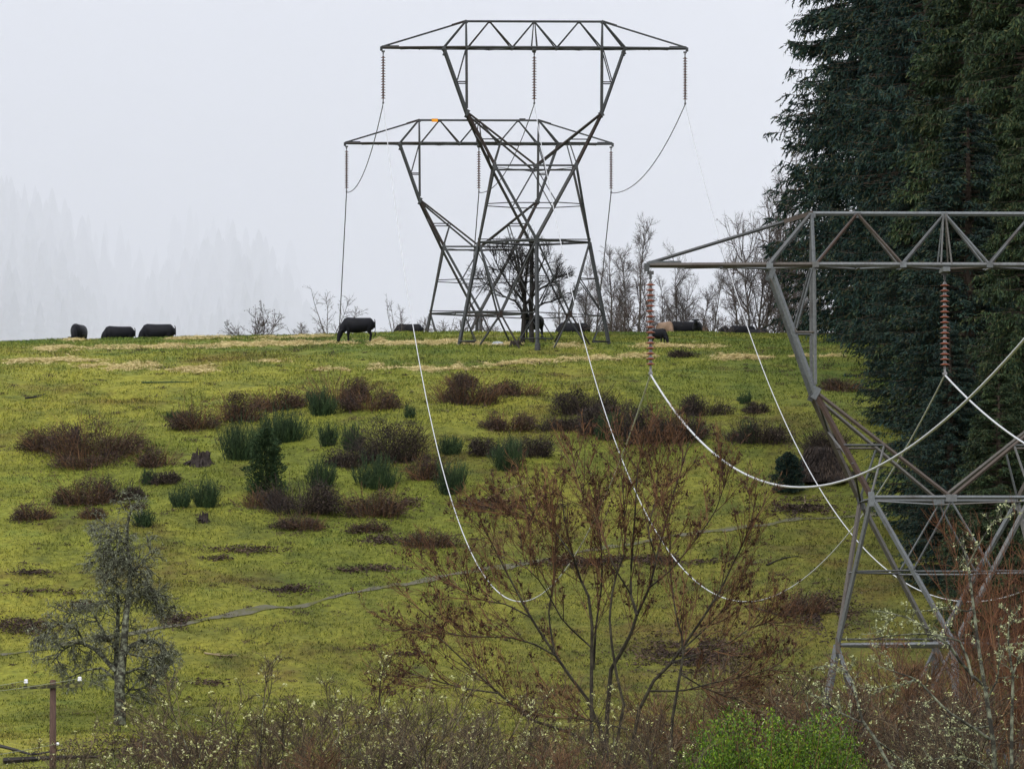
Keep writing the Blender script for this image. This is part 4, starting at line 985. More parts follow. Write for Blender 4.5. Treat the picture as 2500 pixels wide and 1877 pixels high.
# stumps and snags
def stump(rg, w, h, flare=1.6, jag=0.35, n=22):
    a = MB(); pts = []; q = []; rows = 6
    for j in range(rows):
        u = j / (rows - 1)
        for k in range(n):
            an = 2 * math.pi * k / n; rr_ = w / 2 * (1 + (flare - 1) * (1 - u) ** 2.2) * (1 + 0.16 * math.sin(k * 2.1) + rg.normal(0, 0.05))
            z = u * h * (1 + (jag * rg.uniform(-1, 1) if j == rows - 1 else 0)) - 0.12
            pts.append((math.cos(an) * rr_, math.sin(an) * rr_ * 0.8, z))
    for j in range(rows - 1):
        for k in range(n): q.append((j * n + k, j * n + (k + 1) % n, (j + 1) * n + (k + 1) % n, (j + 1) * n + k))
    pts.append((0, 0, h * 0.55)); t_ = [(len(pts) - 1, (rows - 1) * n + k, (rows - 1) * n + (k + 1) % n) for k in range(n)]
    return a.add(pts, q, t_)
def snag(name, px, py, w, h, lab, flare=1.6, spikes=5, roots=10, grass=0):
    rg = np.random.RandomState(int(px)); p = hit(px, py); ppm = F / p.y; W, H = w / ppm, h / ppm
    a = stump(rg, W * 0.62, H * 0.8, flare); its = []
    for _ in range(spikes): its.append((wander(rg, (rg.normal(0, W * 0.15), 0, H * 0.5), (rg.normal(0, 0.25), 0, 1), H * rg.uniform(0.35, 0.65), 4, 0.1, 0), 0.05 * W, 0.01))
    for _ in range(roots):
        an = rg.uniform(0, 2 * math.pi); its.append((wander(rg, (math.cos(an) * W * 0.2, math.sin(an) * W * 0.2, H * 0.3), (math.cos(an), math.sin(an), -0.25), W * 0.5, 5, 0.15, -0.05), 0.06 * W, 0.02))
    emit(a, its, 6)
    t = thing(name, lab, 'stump', p); a.build('trunk', M['stump'], t)
    if grass:
        n = grass; an = rg.uniform(0, 2 * math.pi, n); u = rg.rand(n); r_ = W / 2 * (0.62 + 0.75 * (1 - u) ** 1.8) * (0.8 + 0.3 * rg.rand(n))
        c = np.stack([np.cos(an) * r_, np.sin(an) * r_ * 0.8, u * H * 0.9], 1); d = np.stack([np.cos(an) * 0.6, np.sin(an) * 0.6, -np.ones(n)], 1) + rg.normal(0, 0.2, (n, 3))
        MB().cards(c, d, 0.35, 0.035, rg).build('dead_thatch', M['bramble'], t)
    return t
snag('tree_stump', 490, 1136, 66, 40, 'black rotten stump with splayed roots left of the broom thicket')
snag('tree_stump', 497, 1275, 34, 30, 'small broken stump below the bright green broom')
snag('tree_stump', 2008, 1172, 130, 84, 'great dark thatched stump behind the front pylon arm', 1.9, 9, 14, 5000)
snag('dead_snag', 182, 1078, 30, 44, 'dead black snag poking out of the widest bracken clump', 1.3, 4, 3)
snag('tree_stump', 1258, 846, 40, 22, 'dark root heap at the foot of the tree inside the pylon', 1.5, 2, 8)

# fallen branches
def stick(pxs, r, m_, lab, lift=0.06):
    pts = np.array([np.array(hit(x, y)) + np.array([0, 0, lift]) for x, y in pxs])
    t = np.linspace(0, 1, len(pts)); tt = np.linspace(0, 1, 12); q_ = np.stack([np.interp(tt, t, pts[:, k]) for k in range(3)], 1)
    rg = np.random.RandomState(int(pxs[0][0])); out = {}
    sprout(rg, q_, r, 0, [dict(n=4, L=0.5, r=r * 0.4, a=40, g=0.12, up=0.0, k=4)], out)
    a = MB().tubes(q_[None], np.linspace(r, r * 0.4, 12)[None], 5); emit(a, out.get(0, []), 4)
    return tag(a.build('fallen_branch', M[m_]), lab, 'branch', 'fallen branches on the grass')
stick([(1190, 1220), (1240, 1197), (1290, 1180)], 0.035, 'stick', 'pale straight fallen branch below the centre-right broom')
stick([(1200, 1222), (1270, 1226), (1312, 1212), (1318, 1196)], 0.03, 'stick', 'pale hooked fallen branch beside the straight one')
stick([(1872, 1382), (1910, 1366), (1950, 1360)], 0.05, 'bark_dark', 'dark crooked fallen branch left of the front pylon leg')
stick([(1850, 1488), (1900, 1504), (1978, 1511)], 0.045, 'bark_dark', 'long dark fallen branch lower left of the front pylon leg')
stick([(1955, 1243), (1966, 1232), (1964, 1215)], 0.035, 'stick', 'short curved fallen branch below the young fir')
stick([(500, 1597), (540, 1603), (578, 1602)], 0.045, 'stick', 'thin fallen branch on the grass right of the lichen tree')
stick([(10, 1866), (70, 1862), (150, 1857), (240, 1856)], 0.14, 'bark_dark', 'heavy dark fallen branch behind the foot of the small pole', 0.15)
stick([(2, 1838), (40, 1848), (80, 1860), (160, 1846)], 0.08, 'bark_dark', 'arched dark fallen branch at the lower left corner', 0.3)
stick([(345, 937), (400, 936), (470, 935)], 0.05, 'broom', 'mossy green fallen branch lying on the upper left slope')
stick([(60, 975), (85, 972), (110, 964)], 0.06, 'bark_dark', 'short dark log on the upper left slope')
bo = MB(); rg = np.random.RandomState(5)
for k in range(5): bo.lathe([(0, 0.22), (0.16, 0.20), (0.25, 0.10), (0.28, -0.05), (0, -0.06)], 7, (rg.normal(0, 0.25), rg.normal(0, 0.15), rg.uniform(-0.06, 0.02)))
o = bo.build('stone_heap', M['boulder']); o.location = hit(1215, 842); tag(o, 'small pale stone heap between the left pylon feet', 'stones')

# ------------------------------------------------------------------ lone lichen-hung tree on the lower left
rg = np.random.RandomState(91); b0 = hit(293, 1768); D0 = b0.y
LL = [([(293, 1778), (294, 1720), (292, 1680), (296, 1640), (300, 1600), (304, 1560), (308, 1500), (316, 1440), (318, 1380), (310, 1330), (312, 1280), (322, 1235)], 0.27, 0.025),
      ([(290, 1680), (284, 1630), (286, 1570), (288, 1510), (290, 1460), (284, 1425), (270, 1405)], 0.15, 0.02),
      ([(286, 1640), (262, 1615), (240, 1590), (205, 1570), (180, 1570), (150, 1590), (125, 1620)], 0.12, 0.02),
      ([(286, 1600), (276, 1570), (262, 1550)], 0.07, 0.03), ([(284, 1660), (250, 1630), (215, 1635), (165, 1655)], 0.07, 0.02),
      ([(296, 1610), (320, 1575), (355, 1562), (395, 1572), (420, 1610), (428, 1640)], 0.12, 0.02),
      ([(210, 1575), (185, 1530), (150, 1520), (120, 1535), (95, 1555)], 0.05, 0.015),
      ([(262, 1560), (240, 1520), (225, 1490), (190, 1485), (160, 1500)], 0.05, 0.015),
      ([(314, 1420), (330, 1395), (350, 1365), (375, 1340)], 0.06, 0.02), ([(316, 1460), (345, 1450), (375, 1460), (400, 1490)], 0.05, 0.015),
      ([(300, 1645), (340, 1630), (380, 1640), (400, 1635)], 0.06, 0.015), ([(312, 1330), (285, 1310), (258, 1330), (245, 1370)], 0.04, 0.015),
      ([(310, 1300), (285, 1300), (250, 1305), (235, 1310)], 0.03, 0.012), ([(288, 1500), (262, 1470), (255, 1430), (262, 1400)], 0.04, 0.015),
      ([(300, 1700), (320, 1683), (345, 1680), (362, 1672)], 0.035, 0.012), ([(316, 1400), (345, 1415), (372, 1440), (385, 1470)], 0.04, 0.015),
      ([(298, 1590), (330, 1600), (370, 1605), (410, 1600)], 0.05, 0.015), ([(317, 1360), (300, 1340), (280, 1350), (262, 1375)], 0.035, 0.012)]
lim = [(limb(p, D0, 0.22, rg, 12), a, b_) for p, a, b_ in LL]
out = {}; spec = [dict(n=18, L=1.15, r=0.032, a=58, g=0.15, up=0.0, k=6, t0=0.12), dict(n=8, L=0.60, r=0.016, a=48, g=0.20, up=-0.16, k=5), dict(n=4, L=0.26, r=0.010, a=40, g=0.2, up=-0.25, k=3)]
for i, (l, a, b_) in enumerate(lim): sprout(rg, l, a, 0, spec, out, 0.38 if i == 0 else 0.3 if i < 3 else None)
t = thing('lichen_tree', 'lone gnarled tree hung with grey green lichen on the lower left grass', 'tree', b0); base = np.array(b0)
a = MB(); emit(a, [(l - base, x, y) for l, x, y in lim], 8); a.lathe([(0.34, -0.25), (0.26, 0.0), (0.22, 0.35)], 10); a.build('trunk', M['bark_lichen'], t, True)
a = MB()
for lv, it in out.items(): emit(a, [(q_ - base, x, y) for q_, x, y in it], 3)
a.build('crown', M['bark_lichen'], t)
c = np.concatenate([tips(out[2], rg, 1.0, 0.03), tips(out[1], rg, 2.2, 0.04)]) - base; d = rg.normal(0, 0.5, c.shape); d[:, 2] -= 0.8
MB().cards(c, d, 0.05 + 0.09 * rg.rand(len(c)), 0.018 + 0.016 * rg.rand(len(c)), rg).build('lichen', M['lichen_dull'], t)

# ------------------------------------------------------------------ small wooden pole with crossarm
D0 = 262.0; x0 = (130 - CX) / F * D0; zt = (HY - 1660) / F * D0; zg = float(G(x0, D0)); ppm = F / D0
t = thing('utility_pole', 'short reddish wooden pole with mossy crossarm at the lower left corner', 'utility pole', (x0, D0, zg))
MB().lathe([(0, -0.5), (0.12, -0.5), (0.11, 0.5), (0.088, zt - zg), (0.0, zt - zg + 0.02)], 12).build('pole', M['pole'], t, True)
az = (HY - 1675) / F * D0 - zg
MB().box((0, -0.10, az), (0.86, 0.045, 0.055), Matrix.Rotation(R(-2.5), 3, 'Y')).build('crossarm', M['arm_moss'], t)
for sx, dz in ((-0.78, 0.16), (0.78, 0.23)):
    a = MB().lathe([(0, -0.06), (0.055, -0.06), (0.065, -0.02), (0.045, 0.0), (0.06, 0.03), (0.045, 0.065), (0.0, 0.07)], 12); o = a.build('insulator', M['white_ceramic'], t, True); o.location = (sx, -0.10, az + dz - 0.02)
    MB().lathe([(0, -0.12), (0.014, -0.12), (0.014, 0.0), (0, 0)], 6).build('pin', M['cap_dark'], o)
lz = (HY - 1815) / F * D0 - zg
o = MB().lathe([(0, -0.05), (0.045, -0.05), (0.05, 0.0), (0.04, 0.04), (0, 0.05)], 10).build('insulator', M['white_ceramic'], t, True); o.location = (0.14, -0.08, lz)
def thin(a, b_, sag, lab, r_=0.008):
    return tag(MB().tubes(np.array(span(Vector(a), Vector(b_), sag, 24))[None], np.full((1, 24), r_), 5).build('telephone_wire', M['wire_old'], smooth=True), lab, 'wire', 'thin wires of the small pole')
aL = Vector((x0 - 0.78, D0 - 0.10, zg + az + 0.16)); aR = Vector((x0 + 0.78, D0 - 0.10, zg + az + 0.23)); aB = Vector((x0 + 0.14, D0 - 0.08, zg + lz))
thin(aL, aL + Vector((-11, -32, -0.55)), 0.5, 'thin wire leaving the left white insulator of the small pole')
thin(aR, aR + Vector((-11, -32, -0.55)), 0.5, 'thin wire crossing the small pole from its right white insulator')
thin(aB, aB + Vector((-11, -32, -0.55)), 0.5, 'thin wire leaving the lowest insulator on the small pole')
thin(aR, aR + Vector((9, 26, -2.0)), 0.4, 'faint wire running right from the small pole across the grass', 0.005)

# ------------------------------------------------------------------ foreground: the big seed-hung tree
def zz(x, y): return (900 + x / 1.894, 1000 + y / 1.894)
rg = np.random.RandomState(101); D0 = 196.0; gz = float(G((1450 - CX) / F * D0, D0))
TR = [([(1100, 1900), (1100, 1700), (1100, 1450), (1120, 1200), (1180, 1100), (1215, 1030), (1240, 950), (1300, 820), (1330, 690), (1400, 420), (1445, 280), (1480, 150)], 0.085, 0.010),
      ([(1030, 2000), (1030, 1700), (1030, 1480), (1030, 1180), (1035, 900), (985, 800), (945, 680), (905, 520), (895, 400)], 0.080, 0.009),
      ([(1240, 950), (1210, 850), (1215, 700), (1235, 450), (1240, 280), (1290, 100)], 0.050, 0.008),
      ([(1090, 1650), (1060, 1400), (950, 1260), (860, 1130), (740, 950), (690, 850), (620, 720), (560, 600), (500, 470)], 0.062, 0.008),
      ([(1060, 1560), (960, 1500), (740, 1430), (600, 1310), (500, 1220), (430, 1150), (280, 1010), (110, 1020)], 0.055, 0.007),
      ([(1210, 1900), (1210, 1480), (1300, 1270), (1400, 1170), (1500, 1030), (1620, 850), (1700, 680), (1760, 560), (1795, 400)], 0.066, 0.008),
      ([(1380, 1900), (1400, 1450), (1440, 1220), (1460, 1100), (1410, 900), (1390, 700), (1400, 560)], 0.058, 0.008),
      ([(1040, 1200), (1050, 1000), (1080, 800), (1075, 600), (1050, 450), (1075, 330)], 0.038, 0.007),
      ([(1215, 1500), (1150, 1250), (1110, 1000), (1130, 800), (1190, 650), (1180, 420), (1160, 200)], 0.050, 0.007),
      ([(870, 1140), (760, 1080), (640, 1050), (500, 1050), (380, 1040), (240, 930)], 0.030, 0.006), ([(860, 1130), (830, 950), (860, 750), (870, 560), (850, 450)], 0.032, 0.006),
      ([(750, 960), (640, 900), (520, 880), (420, 830), (330, 780)], 0.026, 0.006), ([(600, 1310), (450, 1290), (300, 1250), (170, 1210), (60, 1300)], 0.028, 0.006),
      ([(1400, 1170), (1520, 1130), (1650, 1090), (1780, 1000), (1890, 980)], 0.032, 0.006), ([(1460, 1100), (1560, 1010), (1660, 900), (1800, 880)], 0.028, 0.006),
      ([(1300, 1300), (1450, 1300), (1600, 1260), (1760, 1230), (1900, 1180)], 0.032, 0.006), ([(1440, 1220), (1540, 1280), (1660, 1330), (1800, 1330)], 0.028, 0.006),
      ([(1300, 820), (1400, 740), (1500, 620), (1600, 480), (1640, 370), (1670, 260)], 0.030, 0.006), ([(1330, 690), (1290, 560), (1330, 400), (1340, 260)], 0.026, 0.006),
      ([(1210, 850), (1130, 720), (1080, 560), (1000, 420), (950, 250)], 0.028, 0.006), ([(945, 680), (860, 560), (760, 500), (640, 470)], 0.024, 0.006),
      ([(1030, 1100), (900, 980), (800, 800), (720, 720), (700, 560)], 0.030, 0.006), ([(1210, 1480), (1000, 1430), (850, 1420), (700, 1400)], 0.028, 0.006)]
lim = [(limb([zz(*q_) for q_ in p], D0 + rg.normal(0, 0.6), 0.16, rg, 12), a * 0.72, b_) for p, a, b_ in TR]
base = np.array([(1440 - CX) / F * D0, D0, gz])
for i in (0, 1, 5, 6): lim[i][0][0] = np.array([base[0] + rg.normal(0, 0.5), D0 + rg.normal(0, 0.3), gz - 0.3])
for i in (3, 8): lim[i][0][0] = np.array([base[0] + rg.normal(0, 0.4), D0 + rg.normal(0, 0.3), gz - 0.3])
out = {}; spec = [dict(n=18, L=1.40, r=0.0115, a=30, g=0.045, up=0.09, k=7, t0=0.2, tap=0.4), dict(n=7.5, L=0.62, r=0.0064, a=30, g=0.06, up=0.07, k=5), dict(n=3.6, L=0.24, r=0.0048, a=32, g=0.08, up=0.03, k=3)]
for i, (l, a, b_) in enumerate(lim): sprout(rg, l, a, 0, spec, out, 0.42 if i in (0, 1, 5, 6, 8) else 0.25)
t = thing('seed_hung_tree', 'large leafless many-stemmed tree with dark seed clusters in the foreground', 'tree', tuple(base))
a = MB(); emit(a, [(l - base, x, y) for l, x, y in lim], 7); a.build('trunk', M['bark_brown'], t, True)
a = MB()
for lv in (0,): emit(a, [(q_ - base, x, y) for q_, x, y in out[lv]], 4)
a.build('boughs', M['twig_brown'], t)
a = MB()
for lv in (1, 2): emit(a, [(q_ - base, x, y) for q_, x, y in out[lv]], 3)
a.build('twigs', M['twig_warm'], t)
c = np.concatenate([tips(out[1], rg, 0.36, 0.02, 0.2), tips(out[0], rg, 0.5, 0.02, 0.3), tips(out[2], rg, 0.05, 0.015)]) - base
cl = []; 
for p_ in c: cl.append(p_ + rg.normal(0, 0.024, (7, 3)) * np.array([1, 1, 1.3]) + np.array([0, 0, -0.03]))
cl = np.concatenate(cl); d = rg.normal(0, 0.5, cl.shape); d[:, 2] -= 0.7
MB().cards(cl, d, 0.060 + 0.03 * rg.rand(len(cl)), 0.036, rg).build('seed_clusters', M['seed'], t)

# ------------------------------------------------------------------ foreground hedges and thickets
def thicket(seed, H, stems, spec, tmat, cmat, leafmat=None, per=0.0, lean=0.28, r=0.022, size=0.045, clump=3, leafname='catkins', sp=0.6, lmax=9):
    rg = np.random.RandomState(seed); its = []; out = {}
    for _ in range(stems):
        an = rg.uniform(0, 2 * math.pi); r_ = rg.rand() * sp
        q_ = wander(rg, (math.cos(an) * r_, math.sin(an) * r_ * 0.6, -0.2), (rg.normal(0, lean), rg.normal(0, lean * 0.7), 1), H * rg.uniform(0.7, 1.05), 9, 0.07, 0.02)
        its.append((q_, r, 0.006)); sprout(rg, q_, r, 0, spec, out, 0.42)
    a = MB(); emit(a, its, 5); b_ = MB()
    for lv, it in out.items(): emit(b_, it, 3)
    res = [('stems', a.mesh('stems', M[tmat])), ('twigs', b_.mesh('twigs', M[cmat]))]
    if leafmat:
        c = tips(out[max(out)], rg, per, 0.01, 0.2); c = (c[:, None, :] + rg.normal(0, size * 0.45, (len(c), clump, 3))).reshape(-1, 3)
        d = rg.normal(0, 1, c.shape); d[:, 2] += 0.4
        res.append((leafname, MB().cards(c, d, size * (0.7 + 0.7 * rg.rand(len(c))), size * 0.55, rg).mesh(leafname, M[leafmat])))
    return res
SP_H = [dict(n=9, L=1.15, r=0.0105, a=34, g=0.10, up=0.06, k=6), dict(n=8, L=0.55, r=0.0065, a=36, g=0.13, up=0.04, k=4), dict(n=4, L=0.24, r=0.0048, a=36, g=0.14, up=0.02, k=3)]
hedgeA = thicket(201, 4.2, 14, SP_H, 'bark_lichen', 'twig_hedge', 'catkin', 0.075, size=0.06, clump=5)
hedgeB = thicket(202, 4.2, 15, SP_H, 'bark', 'twig_hedge', 'catkin', 0.03, size=0.055, clump=4)
hedgeC = thicket(203, 4.2, 16, SP_H, 'twig_brown', 'twig_brown')
hedgeD = thicket(204, 4.2, 12, SP_H, 'bark_lichen', 'twig_hedge', 'lichen', 0.25, size=0.04, clump=2, leafname='lichen')
red1 = thicket(205, 6.5, 20, [dict(n=13, L=1.3, r=0.010, a=32, g=0.10, up=0.07, k=6), dict(n=9, L=0.6, r=0.006, a=34, g=0.11, up=0.06, k=4)], 'twig_brown', 'twig_rust', lean=0.16, r=0.024, sp=1.2)
#          px, top,  d, mesh, rz, widen, label
HED = [(190, 1815, 186, hedgeD, 0.3, 1.0, 'lichen-covered bare shrub just right of the small pole'),
       (330, 1795, 180, hedgeA, 1.4, 1.1, 'catkin-dotted shrub below the foot of the lone lichen tree'),
       (450, 1785, 186, hedgeC, 2.2, 1.1, 'brown twiggy shrub between two catkin shrubs at the lower left'),
       (560, 1700, 176, hedgeA, 0.1, 1.1, 'tallest pale catkin shrub at the lower left, right of the lone tree'),
       (680, 1760, 182, hedgeB, 4.1, 1.0, 'brown hedge shrub right of the tallest catkin shrub'),
       (790, 1800, 174, hedgeC, 5.0, 1.1, 'dark brown hedge shrub near the bottom edge, left of centre'),
       (890, 1745, 180, hedgeA, 2.9, 1.0, 'catkin-dotted hedge shrub left of the big seed-hung tree'),
       (1000, 1690, 184, hedgeA, 3.8, 1.1, 'dense catkin hedge shrub under the lowest left limb of the big tree'),
       (1120, 1750, 172, hedgeB, 0.9, 1.1, 'brown hedge shrub left of the big tree stems'),
       (1240, 1770, 178, hedgeA, 5.6, 1.0, 'catkin hedge shrub directly left of the big tree stems'),
       (1350, 1790, 170, hedgeC, 1.7, 1.1, 'dark brown hedge shrub in front of the big tree stems'),
       (1460, 1760, 182, hedgeA, 4.6, 1.0, 'pale catkin hedge shrub at the foot of the big tree'),
       (1580, 1770, 176, hedgeB, 2.5, 1.0, 'brown hedge shrub right of the big tree stems, left of the green bush'),
       (1720, 1640, 205, hedgeC, 3.3, 1.2, 'reddish brown shrub behind the bright green bush'),
       (1860, 1650, 208, hedgeB, 0.6, 1.2, 'bare shrub left of the front pylon foot'),
       (1980, 1690, 200, hedgeC, 1.0, 1.2, 'brown shrub in front of the front pylon foot'),
       (2140, 1640, 192, hedgeD, 2.0, 1.2, 'grey bare shrub right of the bright green bush'),
       (2200, 1560, 206, hedgeC, 5.3, 1.3, 'brown shrub beneath the lower beam of the front pylon'),
       (2300, 1700, 180, hedgeB, 4.4, 1.2, 'dense brown shrub at the bottom between green bush and right edge'),
       (2430, 1690, 176, hedgeD, 1.2, 1.1, 'lichen-speckled shrub in the lower right corner'),
       (2340, 1540, 214, red1, 0.0, 0.9, 'rusty red upright thicket behind the lichen branches'),
       (2425, 1400, 218, red1, 2.0, 0.9, 'tallest rusty red thicket near the right photo edge'),
       (2505, 1330, 212, red1, 4.0, 0.9, 'rusty red thicket cut by the right photo edge'),
       (2250, 1680, 216, red1, 5.0, 0.8, 'short rusty red thicket right of the front pylon left leg')]
for (px, top, d, parts, rz, wd, lab) in HED:
    x = (px - CX) / F * d; z = float(G(x, d)); bh = 6.3 if parts is red1 else 4.15
    s_ = ((HY - top) / F * d - z) / bh
    plant('bare_shrub' if parts is not red1 else 'red_thicket', parts, (x, d, z), lab, 'shrub', rz, (s_ * wd, s_ * wd, s_), 'hedge along the bottom of the slope')

# lichen-crusted limbs reaching in from the lower right
def zr(x, y): return (1600 + x / 2.453, 1200 + y / 2.453)
rg = np.random.RandomState(121); D0 = 172.0
LR = [([(2040, 2300), (2040, 1661), (2010, 1400), (1960, 1100), (1930, 900), (1900, 650), (1880, 480), (1850, 350), (1840, 240)], 0.055, 0.010),
      ([(1990, 1180), (1850, 1060), (1770, 930), (1700, 880), (1600, 800), (1500, 750), (1400, 725), (1290, 710)], 0.034, 0.007),
      ([(1900, 1120), (1840, 900), (1740, 870), (1600, 850), (1420, 860), (1280, 885), (1120, 885)], 0.028, 0.006),
      ([(2000, 1480), (1850, 1380), (1740, 1310), (1620, 1180), (1560, 1120), (1440, 1080), (1330, 1040)], 0.034, 0.007),
      ([(1500, 1900), (1350, 1520), (1240, 1380), (1210, 1260), (1180, 1130), (1130, 1060), (1040, 1035), (940, 1060)], 0.036, 0.007),
      ([(1230, 1380), (1100, 1320), (1000, 1240), (900, 1200)], 0.022, 0.006), ([(1560, 1120), (1500, 1150), (1420, 1160), (1260, 1200)], 0.018, 0.005),
      ([(1300, 1470), (1420, 1560), (1500, 1640), (1560, 1720)], 0.02, 0.006), ([(2010, 1400), (1900, 1420), (1800, 1415), (1700, 1425)], 0.022, 0.006),
      ([(2130, 2300), (2130, 1500), (2140, 1100), (2110, 900), (2120, 740)], 0.045, 0.008), ([(1910, 700), (1860, 720), (1760, 690), (1620, 715), (1500, 712)], 0.020, 0.005),
      ([(1870, 450), (1930, 330), (2010, 200), (2060, 170), (2210, 120)], 0.018, 0.005), ([(2140, 1100), (2180, 980), (2210, 900)], 0.02, 0.006),
      ([(1450, 740), (1380, 790), (1350, 860)], 0.014, 0.005), ([(2050, 1700), (1900, 1600), (1750, 1590), (1600, 1610)], 0.02, 0.006), ([(1980, 1250), (2050, 1120), (2060, 960), (2050, 800)], 0.022, 0.006)]
lim = [(limb([zr(*q_) for q_ in p], D0 + rg.normal(0, 0.4), 0.10, rg, 11), a * 1.0, b_ * 1.1) for p, a, b_ in LR]
xb = (2480 - CX) / F * D0; base = np.array([xb, D0, float(G(xb, D0))])
for i in (0, 4, 9): lim[i][0][0] = base + np.array([rg.normal(0, 0.3), 0, -0.2])
out = {}; spec = [dict(n=8, L=0.50, r=0.0085, a=52, g=0.16, up=0.02, k=5, t0=0.2), dict(n=5, L=0.22, r=0.005, a=48, g=0.2, up=0.0, k=4)]
for i, (l, a, b_) in enumerate(lim): sprout(rg, l, a, 0, spec, out, 0.5 if i in (0, 4, 9) else 0.15)
t = thing('lichen_tree', 'crooked yellow-lichened bare tree reaching in from the lower right corner', 'tree', tuple(base))
a = MB(); emit(a, [(l - base, x, y) for l, x, y in lim], 6); a.build('trunk', M['bark_lichen'], t, True)
a = MB()
for lv, it in out.items(): emit(a, [(q_ - base, x, y) for q_, x, y in it], 3)
a.build('twigs', M['bark_lichen'], t)
c = np.concatenate([tips([x for x in lim], rg, 16, 0.02, 0.3), tips(out[0], rg, 1.5, 0.02), tips(out[1], rg, 0.40, 0.015)]) - base
c = (c[:, None, :] + rg.normal(0, 0.020, (len(c), 5, 3))).reshape(-1, 3)
MB().cards(c, rg.normal(0, 1, c.shape), 0.030 + 0.03 * rg.rand(len(c)), 0.03, rg).build('lichen', M['lichen'], t)

# bright green leafy bush
rg = np.random.RandomState(131); D0 = 182.0; px0 = 1880; xb = (px0 - CX) / F * D0; gz = float(G(xb, D0)); ppm = F / D0
t = thing('leafy_bush', 'bright green leafy bush at the bottom edge right of centre', 'bush', (xb, D0, gz))
spires = []
for k in range(140):
    u = rg.uniform(-1, 1); pxk = px0 + u * 235
    top = 1877 - np.interp(pxk, [1640, 1690, 1760, 1820, 1880, 1930, 1990, 2050, 2090, 2110], [40, 120, 165, 190, 160, 120, 185, 150, 110, 40]) * rg.uniform(0.25, 1.06)
    dy = rg.uniform(-1.3, 1.3); spires.append(((pxk - px0) / ppm, dy, (HY - top) / ppm - gz))
its = []; lf = []; ld = []
for (sx, sy, hz) in spires:
    q_ = wander(rg, (sx * 0.55, sy * 0.6, -0.1), ((sx * 0.45) / hz, sy * 0.4 / hz, 1), hz, 12, 0.02, 0.0); q_[:, 0] += (sx - q_[-1, 0]) * np.linspace(0, 1, 12) ** 1.2
    its.append((q_, 0.018, 0.004))
    n = 190; tt = rg.uniform(0.5, 1.0, n) * 11; i = np.minimum(10, tt.astype(int)); p = q_[i] + (q_[i + 1] - q_[i]) * (tt - i)[:, None]
    w_ = 0.07 + 0.24 * np.clip((11 - tt) / 6, 0, 1)
    lf.append(p + rg.normal(0, 1, (n, 3)) * w_[:, None] * np.array([1, 1, 0.5])); ld.append(rg.normal(0, 0.6, (n, 3)) + np.array([0, 0, 0.9]))
a = MB(); emit(a, its, 4); a.build('stems', M['twig_brown'], t)
lf = np.concatenate(lf); MB().cards(lf, np.concatenate(ld), 0.055 + 0.045 * rg.rand(len(lf)), 0.024 + 0.016 * rg.rand(len(lf)), rg).build('leaves', M['bush'], t)

# ------------------------------------------------------------------ far valley side with its wood, and the fog bank hanging before it
hx = np.linspace(-700, 600, 60); hy = np.linspace(1000, 4200, 60)
HX, HYY = np.meshgrid(hx, hy, indexing='ij')
def hillz(x, y): 
    xs = x / y * F + CX                                # the ridge climbs to the left
    f = np.interp(x / y, [-0.058, -0.050, -0.043, -0.036, -0.030, -0.024, -0.016, -0.008, 0.01], [1.02, 0.98, 0.87, 0.90, 0.95, 0.86, 0.70, 0.45, 0.0])
    return -55 + f * (np.interp(y, [1000, 1450, 2300, 2700, 4200], [-50, 62, 116, 110, 0]) + 55) + 7 * vnoise(x, y, 130, 71)
HZ = np.minimum(hillz(HX, HYY), 400)
ii = np.arange(HX.size).reshape(HX.shape); q = np.stack([ii[:-1, :-1], ii[1:, :-1], ii[1:, 1:], ii[:-1, 1:]], -1).reshape(-1, 4)
kind(MB().add(np.stack([HX, HYY, HZ], -1).reshape(-1, 3), q).build('hills', M['forest_hill'], smooth=True), 'structure')
rg = np.random.RandomState(151); mb = MB()
def far_fir(x, y, z, H, w):
    n = 9; hs = np.linspace(0.06, 1.0, n)
    prof = []
    for j, u in enumerate(hs[:-1]):
        r_ = w * (1 - u) ** 0.8 * rg.uniform(0.8, 1.15); prof += [(r_, u * H), (r_ * 0.55, (u + 0.6 * (hs[j + 1] - u)) * H)]
    mb.lathe([(w * 0.08, 0), (w * 0.08, 0.06 * H)] + prof + [(0.0, H)], 7, (x, y, z))
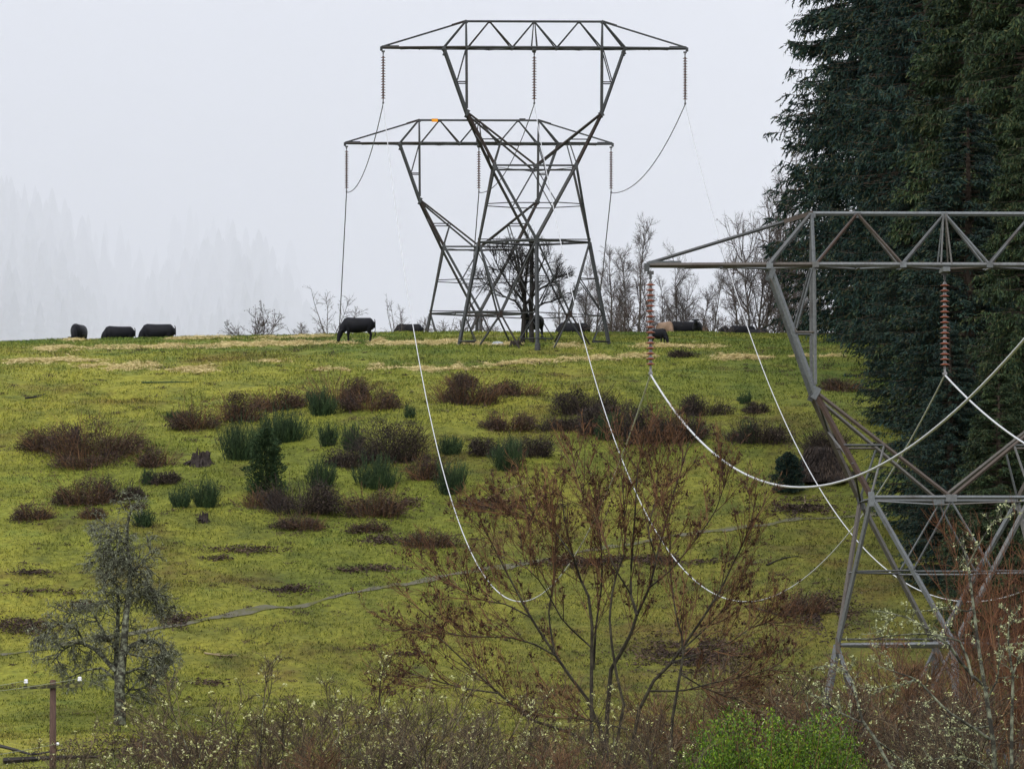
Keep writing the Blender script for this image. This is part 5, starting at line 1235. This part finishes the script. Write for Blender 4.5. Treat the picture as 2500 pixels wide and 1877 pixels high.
KEY = [(14, 425, 1960), (32, 452, 1950), (58, 446, 2010), (84, 450, 2030), (112, 500, 2060), (170, 520, 2300), (214, 518, 2260), (232, 560, 2320), (256, 532, 2280), (292, 545, 2330), (312, 580, 2380),
       (436, 535, 2500), (462, 497, 2450), (478, 512, 2460), (520, 528, 2500), (556, 525, 2480), (600, 560, 2560), (640, 600, 2620), (380, 600, 2450), (340, 600, 2400)]
for (px, top, d) in KEY:
    d *= rg.uniform(1.0, 1.12); x = (px - CX) / F * d; zt = (HY - top) / F * d
    H = rg.uniform(40, 60); far_fir(x, d, zt - H, H, H * rg.uniform(0.09, 0.14))
    for _ in range(4):
        x2 = x + rg.normal(0, 7); H2 = H * rg.uniform(0.6, 0.93); far_fir(x2, d + rg.normal(0, 30), zt - H, H2, H2 * rg.uniform(0.12, 0.2))
for k in range(3200):
    d = rg.uniform(1450, 2700); x = rg.uniform(-1400, 500) / F * d * 1.0 - 0.012 * d
    z = float(hillz(np.array(x), np.array(d))); 
    if z < 20 or x / d > -0.006: continue
    H = rg.uniform(10, 30) * (0.45 + 0.55 * min(1, (d - 1400) / 700)); far_fir(x, d, z - 3, H, H * rg.uniform(0.14, 0.24))
kind(mb.build('far_forest', M['forest_hill']), 'stuff', 'faint conifer wood dissolving into the fog behind the hill', 'forest')
fp = [(-1500, 650), (1500, 650), (1500, 950), (120, 1200), (-60, 4950), (-1500, 4950)]      # thick over the valley on the left, thinning to the right
fb = MB().add([(x, y, z) for z in (-80, 330) for x, y in fp], [(i, (i + 1) % 6, 6 + (i + 1) % 6, 6 + i) for i in range(6)] + [(3, 2, 1, 0), (5, 4, 3, 0), (6, 7, 8, 9), (6, 9, 10, 11)]).build('fog_bank', M['turf'])
m = bpy.data.materials.new('fog'); m.use_nodes = True; nt = m.node_tree; nt.nodes.clear()
pv = nt.nodes.new('ShaderNodeVolumePrincipled'); pv.inputs['Color'].default_value = (0.945, 0.958, 1.0, 1); pv.inputs['Density'].default_value = 0.00195
mo = nt.nodes.new('ShaderNodeOutputMaterial'); nt.links.new(pv.outputs[0], mo.inputs['Volume'])
fb.data.materials.clear(); fb.data.materials.append(m)
kind(fb, 'stuff', 'pale fog filling the valley behind the hill', 'fog')
